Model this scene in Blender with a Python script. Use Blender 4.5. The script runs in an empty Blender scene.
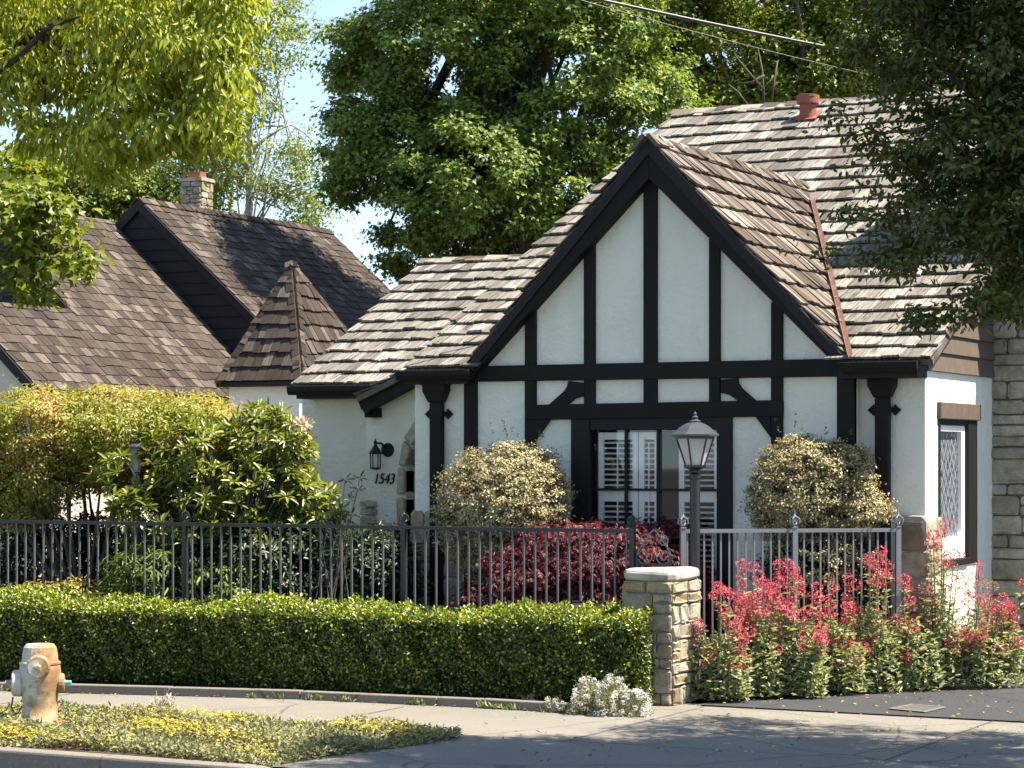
import bpy, bmesh, math, random
import numpy as np
from mathutils import Vector, Matrix
random.seed(7); RNG = np.random.default_rng(11)
SC = bpy.context.scene; COL = SC.collection

# ------------------------------------------------------------ camera, sky, sun, exposure
FOC, YAW, EYE, HZ = 2350.0, math.radians(27.1), 2.05, 458.0
cam_data = bpy.data.cameras.new('camera'); cam = bpy.data.objects.new('camera', cam_data); COL.objects.link(cam)
cam_data.sensor_width = 36.0; cam_data.lens = FOC*36/1024; cam_data.shift_y = (HZ-384)/1024
cam_data.clip_start = 0.5; cam_data.clip_end = 3000
cam.location = (0, 0, EYE); cam.rotation_euler = (math.radians(90), 0, YAW)
SC.camera = cam
SUN_EL, SUN_PHI = math.radians(60), math.radians(19)     # height, and angle from +X (along the street) towards +Y (behind the house)
world = bpy.data.worlds.new('World'); SC.world = world; world.use_nodes = True
wn = world.node_tree.nodes; sky = wn.new('ShaderNodeTexSky'); sky.sky_type = 'NISHITA'; sky.sun_disc = False
sky.sun_elevation = SUN_EL; sky.sun_rotation = math.pi/2 - SUN_PHI; sky.air_density = 1.0; sky.dust_density = 0.15; sky.ozone_density = 1.6; sky.altitude = 300
stc = wn.new('ShaderNodeTexCoord'); smp = wn.new('ShaderNodeMapping'); smp.inputs['Location'].default_value = (0, 0, .10)
world.node_tree.links.new(stc.outputs['Generated'], smp.inputs[0]); world.node_tree.links.new(smp.outputs[0], sky.inputs[0])
world.node_tree.links.new(sky.outputs[0], wn['Background'].inputs[0]); wn['Background'].inputs[1].default_value = 0.118
sun_data = bpy.data.lights.new('sun', 'SUN'); sun_data.energy = 5.0; sun_data.angle = math.radians(0.5); sun_data.color = (1, .975, .925)
sun = bpy.data.objects.new('sun', sun_data); COL.objects.link(sun)
SD = Vector((math.cos(SUN_EL)*math.cos(SUN_PHI), math.cos(SUN_EL)*math.sin(SUN_PHI), math.sin(SUN_EL)))
sun.rotation_euler = (-SD).to_track_quat('-Z', 'Y').to_euler(); sun.location = (20, 5, 30)
SC.view_settings.view_transform = 'Standard'; SC.view_settings.look = 'None'; SC.view_settings.gamma = 1
SC.view_settings.exposure = 1.6
SC.view_settings.use_white_balance = True; SC.view_settings.white_balance_temperature = 7700; SC.view_settings.white_balance_tint = 8
SC.cycles.max_bounces = 8; SC.cycles.diffuse_bounces = 4; SC.cycles.transparent_max_bounces = 12
SC.cycles.sample_clamp_indirect = 6

# ------------------------------------------------------------ surveying: photo directions to places on real planes
CS, SN = math.cos(YAW), math.sin(YAW)
def ray(x): k = (x-512)/FOC; return (-SN+k*CS, CS+k*SN)
def P(x, y, v=None, u=None, z=None, t=None):
    du, dv = ray(x); kz = -(y-HZ)/FOC
    if v is not None: t = v/dv
    elif u is not None: t = u/du
    elif z is not None: t = (z-EYE)/kz
    return Vector((t*du, t*dv, EYE+t*kz))

# ------------------------------------------------------------ naming
def tag(o, label=None, cat=None, group=None, kind=None):
    if label: o['label'] = label
    if cat: o['category'] = cat
    if group: o['group'] = group
    if kind: o['kind'] = kind
    return o
def thing(name, label, cat, loc=(0,0,0), group=None):
    o = bpy.data.objects.new(name, None); COL.objects.link(o); o.location = loc; o.empty_display_size = .2
    return tag(o, label, cat, group)
def wmat(o):
    return o.matrix_basis.copy() if o.parent is None else wmat(o.parent) @ o.matrix_parent_inverse @ o.matrix_basis
def link(name, me, mat=None, parent=None, smooth=False):
    o = bpy.data.objects.new(name, me); COL.objects.link(o)
    if mat: me.materials.append(mat)
    if parent is not None:
        o.parent = parent; o.matrix_parent_inverse = wmat(parent).inverted()
    if smooth:
        me.polygons.foreach_set('use_smooth', [True]*len(me.polygons))
    return o

# ------------------------------------------------------------ mesh collector
class MB:
    def __init__(s): s.v = []; s.f = []
    def add(s, vs, fs):
        n = len(s.v); s.v += [tuple(p) for p in vs]; s.f += [tuple(i+n for i in f) for f in fs]; return s
    def box(s, a, b):
        x0,y0,z0 = a; x1,y1,z1 = b
        return s.add([(x0,y0,z0),(x1,y0,z0),(x1,y1,z0),(x0,y1,z0),(x0,y0,z1),(x1,y0,z1),(x1,y1,z1),(x0,y1,z1)],
              [(0,3,2,1),(4,5,6,7),(0,1,5,4),(1,2,6,5),(2,3,7,6),(3,0,4,7)])
    def prism(s, pts, d):      # pts: planar polygon (world), d: extrusion vector
        n = len(pts); d = Vector(d); pts = [Vector(p) for p in pts]
        return s.add(pts+[p+d for p in pts], [tuple(range(n)), tuple(range(2*n-1, n-1, -1))]+[(i, i+n, (i+1)%n+n, (i+1)%n) for i in range(n)])
    def face_uz(s, uz, v0, v1):   # polygon in the street-facing plane between two depths
        return s.prism([(u, v0, z) for u, z in uz], (0, v1-v0, 0))
    def tube(s, pts, r, n=6, cap=True):
        pts = [Vector(p) for p in pts]; rs = r if hasattr(r, '__len__') else [r]*len(pts)
        vs = []; fs = []; pv = None
        for i, p in enumerate(pts):
            d = (pts[min(i+1, len(pts)-1)]-pts[max(i-1, 0)])
            d = d.normalized() if d.length > 1e-9 else Vector((0,0,1))
            if pv is None:
                a = d.cross(Vector((0,0,1)) if abs(d.z) < .9 else Vector((1,0,0))).normalized()
            else:
                a = (pv - d*pv.dot(d)).normalized()
            pv = a; b = d.cross(a)
            for k in range(n):
                t = 2*math.pi*k/n; vs.append(p+(a*math.cos(t)+b*math.sin(t))*rs[i])
        for i in range(len(pts)-1):
            for k in range(n): fs.append((i*n+k, i*n+(k+1)%n, (i+1)*n+(k+1)%n, (i+1)*n+k))
        if cap: fs += [tuple(range(n-1, -1, -1)), tuple((len(pts)-1)*n+k for k in range(n))]
        return s.add(vs, fs)
    def lathe(s, c, prof, n=16, rot=0):     # prof: (radius, height)
        c = Vector(c); vs = []; fs = []
        for r, h in prof:
            for k in range(n):
                t = 2*math.pi*(k+.5)/n+rot; vs.append(c+Vector((r*math.cos(t), r*math.sin(t), h)))
        m = len(prof)
        for i in range(m-1):
            for k in range(n): fs.append((i*n+k, i*n+(k+1)%n, (i+1)*n+(k+1)%n, (i+1)*n+k))
        fs += [tuple(range(n-1, -1, -1)), tuple((m-1)*n+k for k in range(n))]
        return s.add(vs, fs)
    def mesh(s, name):
        me = bpy.data.meshes.new(name); me.from_pydata(s.v, [], s.f); me.update(); return me
    def build(s, name, mat, parent=None, smooth=False, bevel=0):
        me = s.mesh(name)
        if True:
            bm = bmesh.new(); bm.from_mesh(me); bmesh.ops.recalc_face_normals(bm, faces=bm.faces); bm.to_mesh(me); bm.free()
        o = link(name, me, mat, parent, smooth)
        if bevel:
            b = o.modifiers.new('bevel', 'BEVEL'); b.width = bevel; b.segments = 2; b.limit_method = 'ANGLE'
        return o

# ------------------------------------------------------------ materials
def mat(name, col, rough=.7, spec=.3, metal=0.0):
    m = bpy.data.materials.new(name); m.use_nodes = True; b = m.node_tree.nodes['Principled BSDF']
    b.inputs['Base Color'].default_value = (*col, 1); b.inputs['Roughness'].default_value = rough
    b.inputs['Specular IOR Level'].default_value = spec; b.inputs['Metallic'].default_value = metal
    return m
class G:     # tiny node-graph helper
    def __init__(s, m): s.m = m; s.t = m.node_tree; s.b = s.t.nodes['Principled BSDF']
    def n(s, typ, **kw):
        nd = s.t.nodes.new('ShaderNode'+typ)
        for k, v in kw.items():
            if k in nd.inputs.keys(): nd.inputs[k].default_value = v
            else: setattr(nd, k, v)
        return nd
    def l(s, a, b): s.t.links.new(a, b)
    def pos(s, scale=(1,1,1)):
        g = s.n('NewGeometry'); mp = s.n('Mapping'); mp.inputs['Scale'].default_value = scale; s.l(g.outputs['Position'], mp.inputs[0]); return mp.outputs[0]
    def noise(s, scale, detail=4, rough=.6, vec=None):
        x = s.n('TexNoise', Scale=scale, Detail=detail, Roughness=rough); s.l(vec or s.pos(), x.inputs['Vector']); return x.outputs['Fac']
    def ramp(s, fac, stops, interp='LINEAR'):
        r = s.n('ValToRGB'); r.color_ramp.interpolation = interp; e = r.color_ramp.elements
        while len(e) < len(stops): e.new(.5)
        for i, (p, c) in enumerate(stops): e[i].position = p; e[i].color = (*c, 1)
        s.l(fac, r.inputs[0]); return r.outputs[0]
    def mix(s, fac, a, b, mode='MIX'):
        x = s.n('MixRGB', blend_type=mode)
        for i, q in ((0, fac), (1, a), (2, b)):
            if hasattr(q, 'is_linked'): s.l(q, x.inputs[i])
            elif i == 0: x.inputs[0].default_value = q
            else: x.inputs[i].default_value = (*q, 1)
        return x.outputs[0]
    def color(s, c): s.l(c, s.b.inputs['Base Color'])
    def bump(s, h, strength=.3, dist=.02):
        b = s.n('Bump', Strength=strength, Distance=dist); s.l(h, b.inputs['Height']); s.l(b.outputs[0], s.b.inputs['Normal'])
    def island(s): return s.n('NewGeometry').outputs['Random Per Island']

def m_stucco(name, col, stain=(.55,.54,.50)):
    m = mat(name, col, .9, .2); g = G(m)
    a = g.noise(2.2, 6, .6); b = g.noise(17, 5, .65); st = g.noise(1.0, 4, .6, g.pos((3, 3, .5)))
    c = g.mix(g.ramp(a, [(.35,(0,0,0)),(.75,(.55,)*3)]), col, tuple(x*.84 for x in col))
    c = g.mix(g.ramp(st, [(.52,(0,0,0)),(.8,(.6,)*3)]), c, stain)
    g.color(c)
    g.bump(g.mix(.6, b, g.noise(6, 5, .6)), .9, .045); return m
def m_paint(name, col, rough=.55, wear=.25, wearcol=None):
    m = mat(name, col, rough, .3); g = G(m)
    a = g.noise(9, 6, .65); g.color(g.mix(g.ramp(a, [(.5,(0,0,0)),(.75,(wear,)*3)]), col, wearcol or tuple(min(1, x*2.4+.01) for x in col)))
    g.bump(g.noise(60, 3), .12, .01); return m
def m_shake(name, stops, streak=.5, blend=.55):
    m = mat(name, (.2,.17,.14), .85, .2); g = G(m)
    at = g.n('Attribute', attribute_name='ab'); mp = g.n('Mapping'); mp.inputs['Scale'].default_value = (28, 1.6, 1); g.l(at.outputs['Vector'], mp.inputs[0])
    s = g.noise(1.6, 5, .65, mp.outputs[0]); patch = g.noise(.55, 3, .5)
    r = g.mix(blend, g.island(), patch); r = g.mix(.45, r, s)
    c = g.ramp(r, stops)
    c = g.mix(g.ramp(s, [(.38,(streak,)*3),(.50,(0,0,0))]), c, (.06,.05,.045)); g.color(c)
    g.bump(s, .5, .012); return m
def m_stone(name, stops, scale=7):
    m = mat(name, (.3,.26,.2), .9, .2); g = G(m)
    a = g.noise(scale, 8, .7); b = g.noise(scale*5, 5, .7)
    c = g.ramp(g.island(), stops); c = g.mix(g.ramp(a, [(.35,(.65,)*3),(.6,(0,0,0))]), c, (.11,.095,.075)); c = g.mix(g.ramp(b, [(.5,(0,0,0)),(.8,(.4,)*3)]), c, (.46,.42,.34))
    g.color(c); g.bump(g.mix(.4, a, b), .8, .03); return m
def m_leaf(name, stops, trans=.35, rough=.45, spec=.4, nscale=1.2, tint=(1.25,1.15,.6), clump=.45):
    m = mat(name, stops[0][1], rough, spec); g = G(m)
    r = g.mix(clump, g.island(), g.noise(nscale, 2, .5)); c = g.ramp(r, stops); g.color(c)
    tr = g.n('BsdfTranslucent'); tc = g.mix(1.0, c, tint, 'MULTIPLY'); g.l(tc, tr.inputs['Color'])
    mx = g.n('MixShader'); mx.inputs[0].default_value = trans; g.l(g.b.outputs[0], mx.inputs[1]); g.l(tr.outputs[0], mx.inputs[2])
    g.l(mx.outputs[0], g.t.nodes['Material Output'].inputs['Surface']); return m
def m_bark(name, col, col2):
    m = mat(name, col, .9, .2); g = G(m); a = g.noise(3, 6, .7, g.pos((6, 6, 1.2)))
    g.color(g.ramp(a, [(.3, col), (.7, col2)])); g.bump(a, .7, .03); return m
def m_iron(name, col, rough=.4):
    m = mat(name, col, rough, .5); g = G(m); a = g.noise(25, 5, .7)
    g.color(g.mix(g.ramp(a, [(.55,(0,0,0)),(.8,(.35,)*3)]), col, (.12,.12,.125))); g.bump(a, .15, .005); return m

M = {}
M['stucco'] = m_stucco('stucco', (.745,.745,.655), (.60,.60,.51))
M['stucco_tan'] = m_stucco('tan_stucco', (.62,.58,.48))
M['timber'] = m_paint('black_timber', (.0045,.0038,.0036), .7, .3, (.013,.011,.010))
M['fascia'] = m_paint('fascia_paint', (.009,.008,.008), .6)
M['brown'] = m_paint('brown_siding', (.10,.075,.062), .65)
M['white'] = m_paint('white_paint', (.88,.88,.86), .45, .2, (.6,.6,.57))
M['shake_grey'] = m_shake('weathered_grey_shake', [(.26,(.048,.041,.035)),(.42,(.125,.112,.097)),(.58,(.215,.20,.178)),(.80,(.37,.352,.325))], .9, .45)
M['shake_warm'] = m_shake('brown_grey_shake', [(.27,(.026,.018,.014)),(.42,(.078,.056,.043)),(.57,(.15,.12,.10)),(.78,(.36,.325,.29))], .95, .38)
M['shake_brown'] = m_shake('dark_brown_shake', [(.26,(.014,.0095,.0075)),(.42,(.035,.025,.0195)),(.58,(.062,.047,.038)),(.80,(.20,.17,.145))], .9, .38)
M['stone'] = m_stone('fieldstone', [(0,(.30,.25,.17)),(.25,(.42,.37,.28)),(.5,(.36,.27,.15)),(.7,(.48,.44,.36)),(.88,(.25,.17,.10)),(1,(.40,.36,.30))])
M['stone_dark'] = m_stone('chimney_stone', [(0,(.28,.24,.18)),(.3,(.46,.41,.32)),(.55,(.37,.31,.22)),(.8,(.52,.48,.40)),(1,(.31,.24,.16))])
M['stone_pale'] = m_stone('pale_stone', [(0,(.40,.36,.27)),(.5,(.52,.47,.36)),(1,(.46,.38,.26))])
M['mortar'] = m_paint('mortar', (.16,.14,.115), .95)
M['cap'] = m_stone('cap_stone', [(0,(.42,.39,.34)),(1,(.46,.43,.37))], 4)
M['terracotta'] = m_paint('terracotta', (.27,.075,.05), .75, .4, (.22,.11,.08))
M['copper'] = m_paint('copper_flashing', (.20,.105,.08), .6, .6, (.36,.25,.2))
M['iron'] = m_iron('dark_iron', (.022,.023,.026)); M['iron_grey'] = m_iron('grey_iron', (.17,.185,.20), .35); M['lamp_iron'] = m_iron('black_lamp_iron', (.012,.0125,.015), .3); M['cap_iron'] = m_iron('lamp_cap_iron', (.06,.065,.075), .22); M['mortar_pale'] = m_paint('pale_mortar', (.25,.225,.18), .95); M['picket'] = m_iron('picket_iron', (.11,.12,.13), .3)
M['black'] = mat('matte_black', (.006,.006,.007), .6)
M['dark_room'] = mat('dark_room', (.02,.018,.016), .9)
M['grey'] = m_paint('grey_metal', (.3,.3,.3), .5)

def m_glass(name, tint=(.9,.93,.95), refl=.12, dense=.0):
    m = bpy.data.materials.new(name); m.use_nodes = True; g = G(m)
    t = g.n('BsdfTransparent', Color=(*tint, 1)); gl = g.n('BsdfGlossy', Roughness=.02); fr = g.n('Fresnel', IOR=1.5)
    mx = g.n('MixShader'); g.l(fr.outputs[0], mx.inputs[0]); g.l(t.outputs[0], mx.inputs[1]); g.l(gl.outputs[0], mx.inputs[2])
    o = mx.outputs[0]
    if dense:
        d0 = g.n('BsdfTranslucent', Color=(.95,.95,.9,1)); d1 = g.n('BsdfDiffuse', Color=(.8,.8,.76,1)); d = g.n('MixShader'); g.l(d0.outputs[0], d.inputs[1]); g.l(d1.outputs[0], d.inputs[2]); m2 = g.n('MixShader'); m2.inputs[0].default_value = dense; g.l(o, m2.inputs[1]); g.l(d.outputs[0], m2.inputs[2]); o = m2.outputs[0]
    g.l(o, g.t.nodes['Material Output'].inputs['Surface']); return m
M['glass'] = m_glass('window_glass', (.98,.985,.99)); M['lamp_glass'] = m_glass('lamp_glass', dense=.75)
def m_lead():
    m = mat('leaded_glass', (.08,.09,.11), .08, .8); g = G(m)
    vo = g.n('TexVoronoi', Scale=14.0); g.l(g.pos(), vo.inputs['Vector']); g.color(g.ramp(vo.outputs['Distance'], [(.1,(.03,.04,.06)),(.5,(.16,.18,.22))]))
    g.bump(vo.outputs['Distance'], .4, .02); return m
M['lead_glass'] = m_lead()
def m_concrete(name, col, joints=None):
    m = mat(name, col, .9, .2); g = G(m)
    a = g.noise(1.1, 6, .65); b = g.noise(70, 4, .8); s = g.noise(4, 5, .7)
    c = g.mix(g.ramp(a, [(.35,(.6,)*3),(.65,(0,0,0))]), col, tuple(x*.72 for x in col))
    c = g.mix(g.ramp(b, [(.4,(.5,)*3),(.6,(0,0,0))]), c, tuple(x*.6 for x in col))
    c = g.mix(g.ramp(s, [(.62,(0,0,0)),(.75,(.45,)*3)]), c, tuple(x*.55 for x in col))
    fn = g.noise(38, 5, .85); c = g.mix(g.ramp(fn, [(.56,(0,0,0)),(.66,(.55,)*3)]), c, tuple(min(1, x*1.55) for x in col)); c = g.mix(g.ramp(fn, [(.34,(.7,)*3),(.44,(0,0,0))]), c, tuple(x*.5 for x in col))
    vo = g.n('TexVoronoi', feature='DISTANCE_TO_EDGE', Scale=.55); w = g.n('TexNoise', Scale=3.0, Detail=4.0); g.l(g.pos(), w.inputs['Vector'])
    add = g.mix(.12, g.pos(), w.outputs['Color']); g.l(add, vo.inputs['Vector'])
    c = g.mix(g.ramp(vo.outputs['Distance'], [(.002,(.75,)*3),(.008,(0,0,0))]), c, tuple(x*.35 for x in col))
    g.color(c); g.bump(b, .35, .006); return m
M['concrete'] = m_concrete('concrete', (.205,.19,.168)); M['kerb'] = m_concrete('kerb_concrete', (.20,.18,.155))
M['asphalt'] = m_concrete('asphalt', (.052,.054,.06)); M['street'] = m_concrete('street_asphalt', (.10,.10,.10))
def m_soil():
    m = mat('soil', (.07,.05,.035), .95, .1); g = G(m); a = g.noise(3, 8, .7); b = g.noise(30, 5, .7)
    g.color(g.ramp(g.mix(.5, a, b), [(.3,(.035,.025,.016)),(.55,(.08,.062,.04)),(.75,(.13,.105,.07))])); g.bump(b, .6, .03); return m
M['soil'] = m_soil()

# ------------------------------------------------------------ ground
def sheet(name, poly, z, m, kind='structure'):
    b = MB(); b.add([(x, y, z) for x, y in poly], [tuple(range(len(poly)))]); o = b.build(name, m); o['kind'] = kind; return o
sheet('street', [(-600,-400),(600,-400),(600,600),(-600,600)], -.15, M['street'])
KV = 13.02                                        # kerb face
ap0 = P(262, 765, z=0).x                          # where the dropped kerb of the driveway begins
sheet('pavement', [(-60,KV+.16),(ap0+.3,KV+.16),(60,KV+.16),(60,18.2),(-60,18.2)], 0, M['concrete'])
SOILF = [P(-60,688,z=0),P(60,692,z=0),P(300,698.5,z=0),P(480,707,z=0),P(578,713,z=0),P(668,702.5,z=0),P(700,701,z=0),P(760,697,z=0),P(850,690,z=0),P(1000,683,z=0)]
sheet('garden_soil', [(-400,16.4)]+[(p.x,p.y+.04) for p in SOILF]+[(-6.4,21),(-6.4,400),(-400,400)], .02, M['soil'])
sheet('driveway', [(P(697,706,z=0).x,P(697,706,z=0).y),(60,18.0),(60,60),(-6.6,60),(-6.6,20.6),(-7.3,19.2)], .012, M['asphalt'])
b = MB(); x = -40.0
while x < ap0-.2:
    x1 = min(x+random.uniform(2.2, 3.2), ap0); b.box((x+.004, KV+random.uniform(-.006,.006), -.2), (x1-.004, KV+.165, .008)); x = x1
b.prism([(ap0,KV,-.2),(ap0,KV,.008),(ap0+.9,KV,-.12),(ap0+.9,KV,-.2)], (0,.165,0)); b.box((ap0+.9,KV,-.2),(40,KV+.165,-.115))
tag(b.build('kerb', M['kerb'], bevel=.018), kind='structure')
b = MB(); b.add([(ap0-.5,KV+.1,-.0),(ap0+.9,KV+.05,-.11),(40,KV+.05,-.11),(40,15.2,.006),(ap0+.3,15.3,.006),(ap0-.2,14.2,.006)], [(0,1,2,3,4,5)]); tag(b.build('driveway_apron', M['concrete']), kind='structure')
# pavement joints are thin grooves of dirt
b = MB()
for xx in (-18.6, -15.6, -12.7, -9.6): b.box((xx, 15.3, .004), (xx+.008, 16.8, .0055))
b.box((-8.0, 15.3, .007), (20, 15.308, .0075))
for xx in (-7.4, -5.0, -2.6): b.box((xx, 15.2, .007), (xx+.008, 18.0, .0075))
tag(b.build('pavement_joint', M['soil']), kind='structure')
# low garden edging along the hedge, turning back to the pillar
edge = [P(-60,689,z=0), P(60,693,z=0), P(300,699.5,z=0), P(480,708,z=0), P(578,714,z=0)]
b = MB()
def edging(a, c, w=.11, h=.075):
    d = (c-a).normalized(); n = Vector((-d.y, d.x, 0)); L = (c-a).length; s = 0
    while s < L:
        e = min(L, s+random.uniform(.9, 1.6)); p, q = a+d*(s+.004), a+d*(e-.004); hh = h+random.uniform(-.006,.006)
        b.prism([p, q, q+n*w, p+n*w], (0,0,hh)); s = e
for i in range(len(edge)-1): edging(edge[i], edge[i+1])
p_end = P(668,703,z=0); edging(edge[-1]+Vector((.02,.0,0)), p_end)
tag(b.build('garden_edging', M['kerb'], bevel=.012), 'low weathered concrete edging running along the foot of the clipped hedge', 'edging')

# ------------------------------------------------------------ builders for walls of stone and roofs of shakes
def stone_face(mb, o, du, width, height, nrm, hr=(.1,.2), wr=(.14,.36), gap=.012, depth=.035, jit=.012, soft=1.0):
    o = Vector(o); du = Vector(du); nrm = Vector(nrm); up = Vector((0,0,1)); z = 0
    while z < height-.02:
        h = random.uniform(*hr)
        if height-z-h < .06: h = height-z
        x = 0
        while x < width-.01:
            w = random.uniform(*wr)
            if width-x-w < wr[0]*.6: w = width-x
            subs = [(z, h)] if h < hr[1]*.75 or random.random() < .6 else [(z, h*.5), (z+h*.5, h*.5)]
            for zz, hh in subs:
                j = lambda k=1: random.uniform(-jit, jit)*k
                c = min(.03, hh*.22, w*.22)*soft; x0, x1, z0, z1 = x+gap/2, x+w-gap/2, zz+gap/2, zz+hh-gap/2
                out = [(x0+c*.6,z0),( (x0+x1)/2,z0+j(.5)),(x1-c*.6,z0),(x1,z0+c),(x1+j(.3),z1-c),(x1-c,z1),((x0+x1)/2,z1+j(.5)),(x0+c,z1),(x0,z1-c),(x0+j(.3),z0+c)]
                cx, cz = (x0+x1)/2, (z0+z1)/2; d = depth*random.uniform(.5, 1.25)
                r0 = [o+du*a+up*q-nrm*.03 for a, q in out]; r1 = [o+du*a+up*q+nrm*(d*.55+j(.25)) for a, q in out]
                r2 = [o+du*(cx+(a-cx)*.86)+up*(cz+(q-cz)*.82)+nrm*(d+j(.6)) for a, q in out]
                n = len(out); f = []
                for k in range(n):
                    k2 = (k+1)%n; f += [(k,k2,n+k2,n+k),(n+k,n+k2,2*n+k2,2*n+k)]
                f.append(tuple(range(2*n,3*n))); mb.add(r0+r1+r2, f)
            x += w
        z += h
def shake_roof(name, O, ad, bd, poly, m, parent, expo=.25, wr=(.07,.20), th=(.040,.058), deck=.06, seed=1, grow=1.0, skip=None, decks=None):
    R = random.Random(seed); O, ad, bd = Vector(O), Vector(ad).normalized(), Vector(bd).normalized(); n = ad.cross(bd).normalized()
    if n.z < 0: n = -n
    at = lambda a, q, h: O+ad*a+bd*q+n*h
    mb = MB(); A = [p[0] for p in poly]; B = [p[1] for p in poly]; q = min(B)-.04; first = True
    while q < max(B):
        a = min(A)-R.uniform(0,.2); ex = expo*(1+(grow-1)*max(0, (q-min(B))/(max(B)-min(B))))
        while a < max(A):
            w = R.uniform(*wr); t = R.uniform(*th); dq = R.uniform(-.018,.018) if not first else R.uniform(-.008,.008)
            L = ex*1.35; g = .004; t2 = t*R.uniform(.75,1.15); lift = R.uniform(0,.006); k = R.uniform(-.008,.008)
            q0, q1 = q+dq, q+L
            if skip and skip(a+w/2, q+ex/2): a += w; continue
            v = [at(a+g,q0,t*.62),at(a+w-g,q0+k,t2*.62),at(a+w-g,q1,0),at(a+g,q1,0),at(a+g,q0,t+lift),at(a+w-g,q0+k,t2+lift),at(a+w-g,q1,.007),at(a+g,q1,.007)]
            mb.add(v, [(0,3,2,1),(4,5,6,7),(0,1,5,4),(1,2,6,5),(2,3,7,6),(3,0,4,7)])
            a += w
        q += ex*R.uniform(.95,1.05); first = False
    for dp in (decks or [poly]): mb.prism([at(a, c, -deck) for a, c in dp], n*(deck-.003))
    me = mb.mesh(name); bm = bmesh.new(); bm.from_mesh(me)
    cx, cy = sum(A)/len(A), sum(B)/len(B)
    for i in range(len(poly)):
        p, r = poly[i], poly[(i+1)%len(poly)]
        P0 = at(p[0], p[1], 0); e = at(r[0], r[1], 0)-P0; nn = e.cross(n).normalized()
        if nn.dot(at(cx, cy, 0)-P0) > 0: nn = -nn
        off = .035 if abs(p[1]-min(B)) < 1e-6 and abs(r[1]-min(B)) < 1e-6 else 0.0
        bmesh.ops.bisect_plane(bm, geom=bm.verts[:]+bm.edges[:]+bm.faces[:], plane_co=P0+nn*(off+.0004*i), plane_no=nn, clear_outer=True)
    bmesh.ops.holes_fill(bm, edges=[e for e in bm.edges if e.is_boundary], sides=8)
    bmesh.ops.recalc_face_normals(bm, faces=bm.faces); bm.to_mesh(me); bm.free()
    at_ = me.attributes.new('ab', 'FLOAT_VECTOR', 'POINT')
    co = np.empty(len(me.vertices)*3, 'f'); me.vertices.foreach_get('co', co); co = co.reshape(-1,3)-np.array(O)
    ab = np.stack([co@np.array(ad), co@np.array(bd), np.zeros(len(co))], 1).astype('f'); at_.data.foreach_set('vector', ab.ravel())
    return link(name, me, m, parent)
def ridge_caps(name, a, c, d1, d2, m, parent, step=.24, w=.16):
    # overlapping pairs of boards along a ridge or hip; d1, d2 run down either side
    a, c, d1, d2 = map(Vector, (a, c, d1, d2)); L = (c-a).length; d = (c-a)/L; b = MB(); s = 0
    while s < L:
        for q in (d1, d2):
            n = d.cross(q).normalized(); n = n if n.z > 0 else -n
            p = a+d*(s-.05); e = a+d*min(L, s+step*1.15); h = random.uniform(.038,.05); ww = w*random.uniform(.9,1.1)
            b.add([p+n*.008,p+q*ww+n*.008,e+q*ww+n*.004,e+n*.004, p+n*h,p+q*ww+n*h,e+q*ww+n*.03,e+n*.03], [(0,3,2,1),(4,5,6,7),(0,1,5,4),(1,2,6,5),(2,3,7,6),(3,0,4,7)])
        s += step
    o = b.build(name, m, parent)
    o.data.attributes.new('ab', 'FLOAT_VECTOR', 'POINT'); return o

# ------------------------------------------------------------ the cottage
house = thing('house', 'white stucco cottage with black half-timbered front gable and grey shake roof', 'house', (-8.8, 20.15, 0))
V0, VE, ZE, SM = 20.15, 20.0, 2.92, .50
UR = P(925, 460, v=20.3).x
q0 = lambda x, y, v=V0: (lambda p: (p.x, p.z))(P(x, y, v=v))
U0, ZA = P(648, 137, v=VE).x, P(648, 137, v=VE).z
SG, HW = 1.095, 1.96
ULm = P(405, 372, v=VE).x; VR = 26.8; ZR = ZE+SM*(VR-VE)
# walls
ug0, ug1 = q0(415, 400)[0], q0(855, 400)[0]; dz = q0(655, 430)[1]; du0, du1 = q0(590, 450)[0], q0(720, 450)[0]
zt = 2.86; w = MB(); TH = .2
w.face_uz([(ug0,0),(du0,0),(du0,zt),(ug0,zt)], V0, V0+TH); w.face_uz([(du1,0),(ug1,0),(ug1,zt),(du1,zt)], V0, V0+TH)
w.face_uz([(du0,dz),(du1,dz),(du1,zt),(du0,zt)], V0+.0015, V0+TH)
w.face_uz([(U0-HW+.02,zt),(U0+HW-.02,zt),(U0,ZA-.1)], V0+.001, V0+TH)
w.box((ug0,V0+TH,0),(ug0+.2,21.4,zt)); w.box((ug1-.01,20.3,0),(UR-.201,20.5,2.84))
w.build('wall', M['stucco'], house)
w = MB()                                            # sunlit wall facing the driveway, around its window
WV0, WV1 = P(938,500,u=UR).y, P(976,500,u=UR).y; WZ1, WZ0 = P(938,419,u=UR).z, P(938,568,u=UR).z; ztr = P(930,371,u=UR).z
w.box((UR-.2,20.3,0),(UR,WV0,ztr)); w.box((UR-.2,WV1,0),(UR,33,ztr)); w.box((UR-.2,WV0,0),(UR-.001,WV1,WZ0)); w.box((UR-.2,WV0,WZ1),(UR-.001,WV1,ztr))
w.build('wall', M['stucco'], house)
w = MB(); VB = 2*VR-VE
w.prism([(ULm+.3,20.6,0),(ULm+.3,VB-.4,0),(ULm+.3,VB-.4,ZE-.1),(ULm+.3,VR,ZR-.15),(ULm+.3,20.6,ZE+.15)], (.15,0,0)); w.box((ULm+.3,VB-.6,0),(UR-.2,VB-.4,ZE-.1))
w.build('wall', M['stucco'], house)
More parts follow.
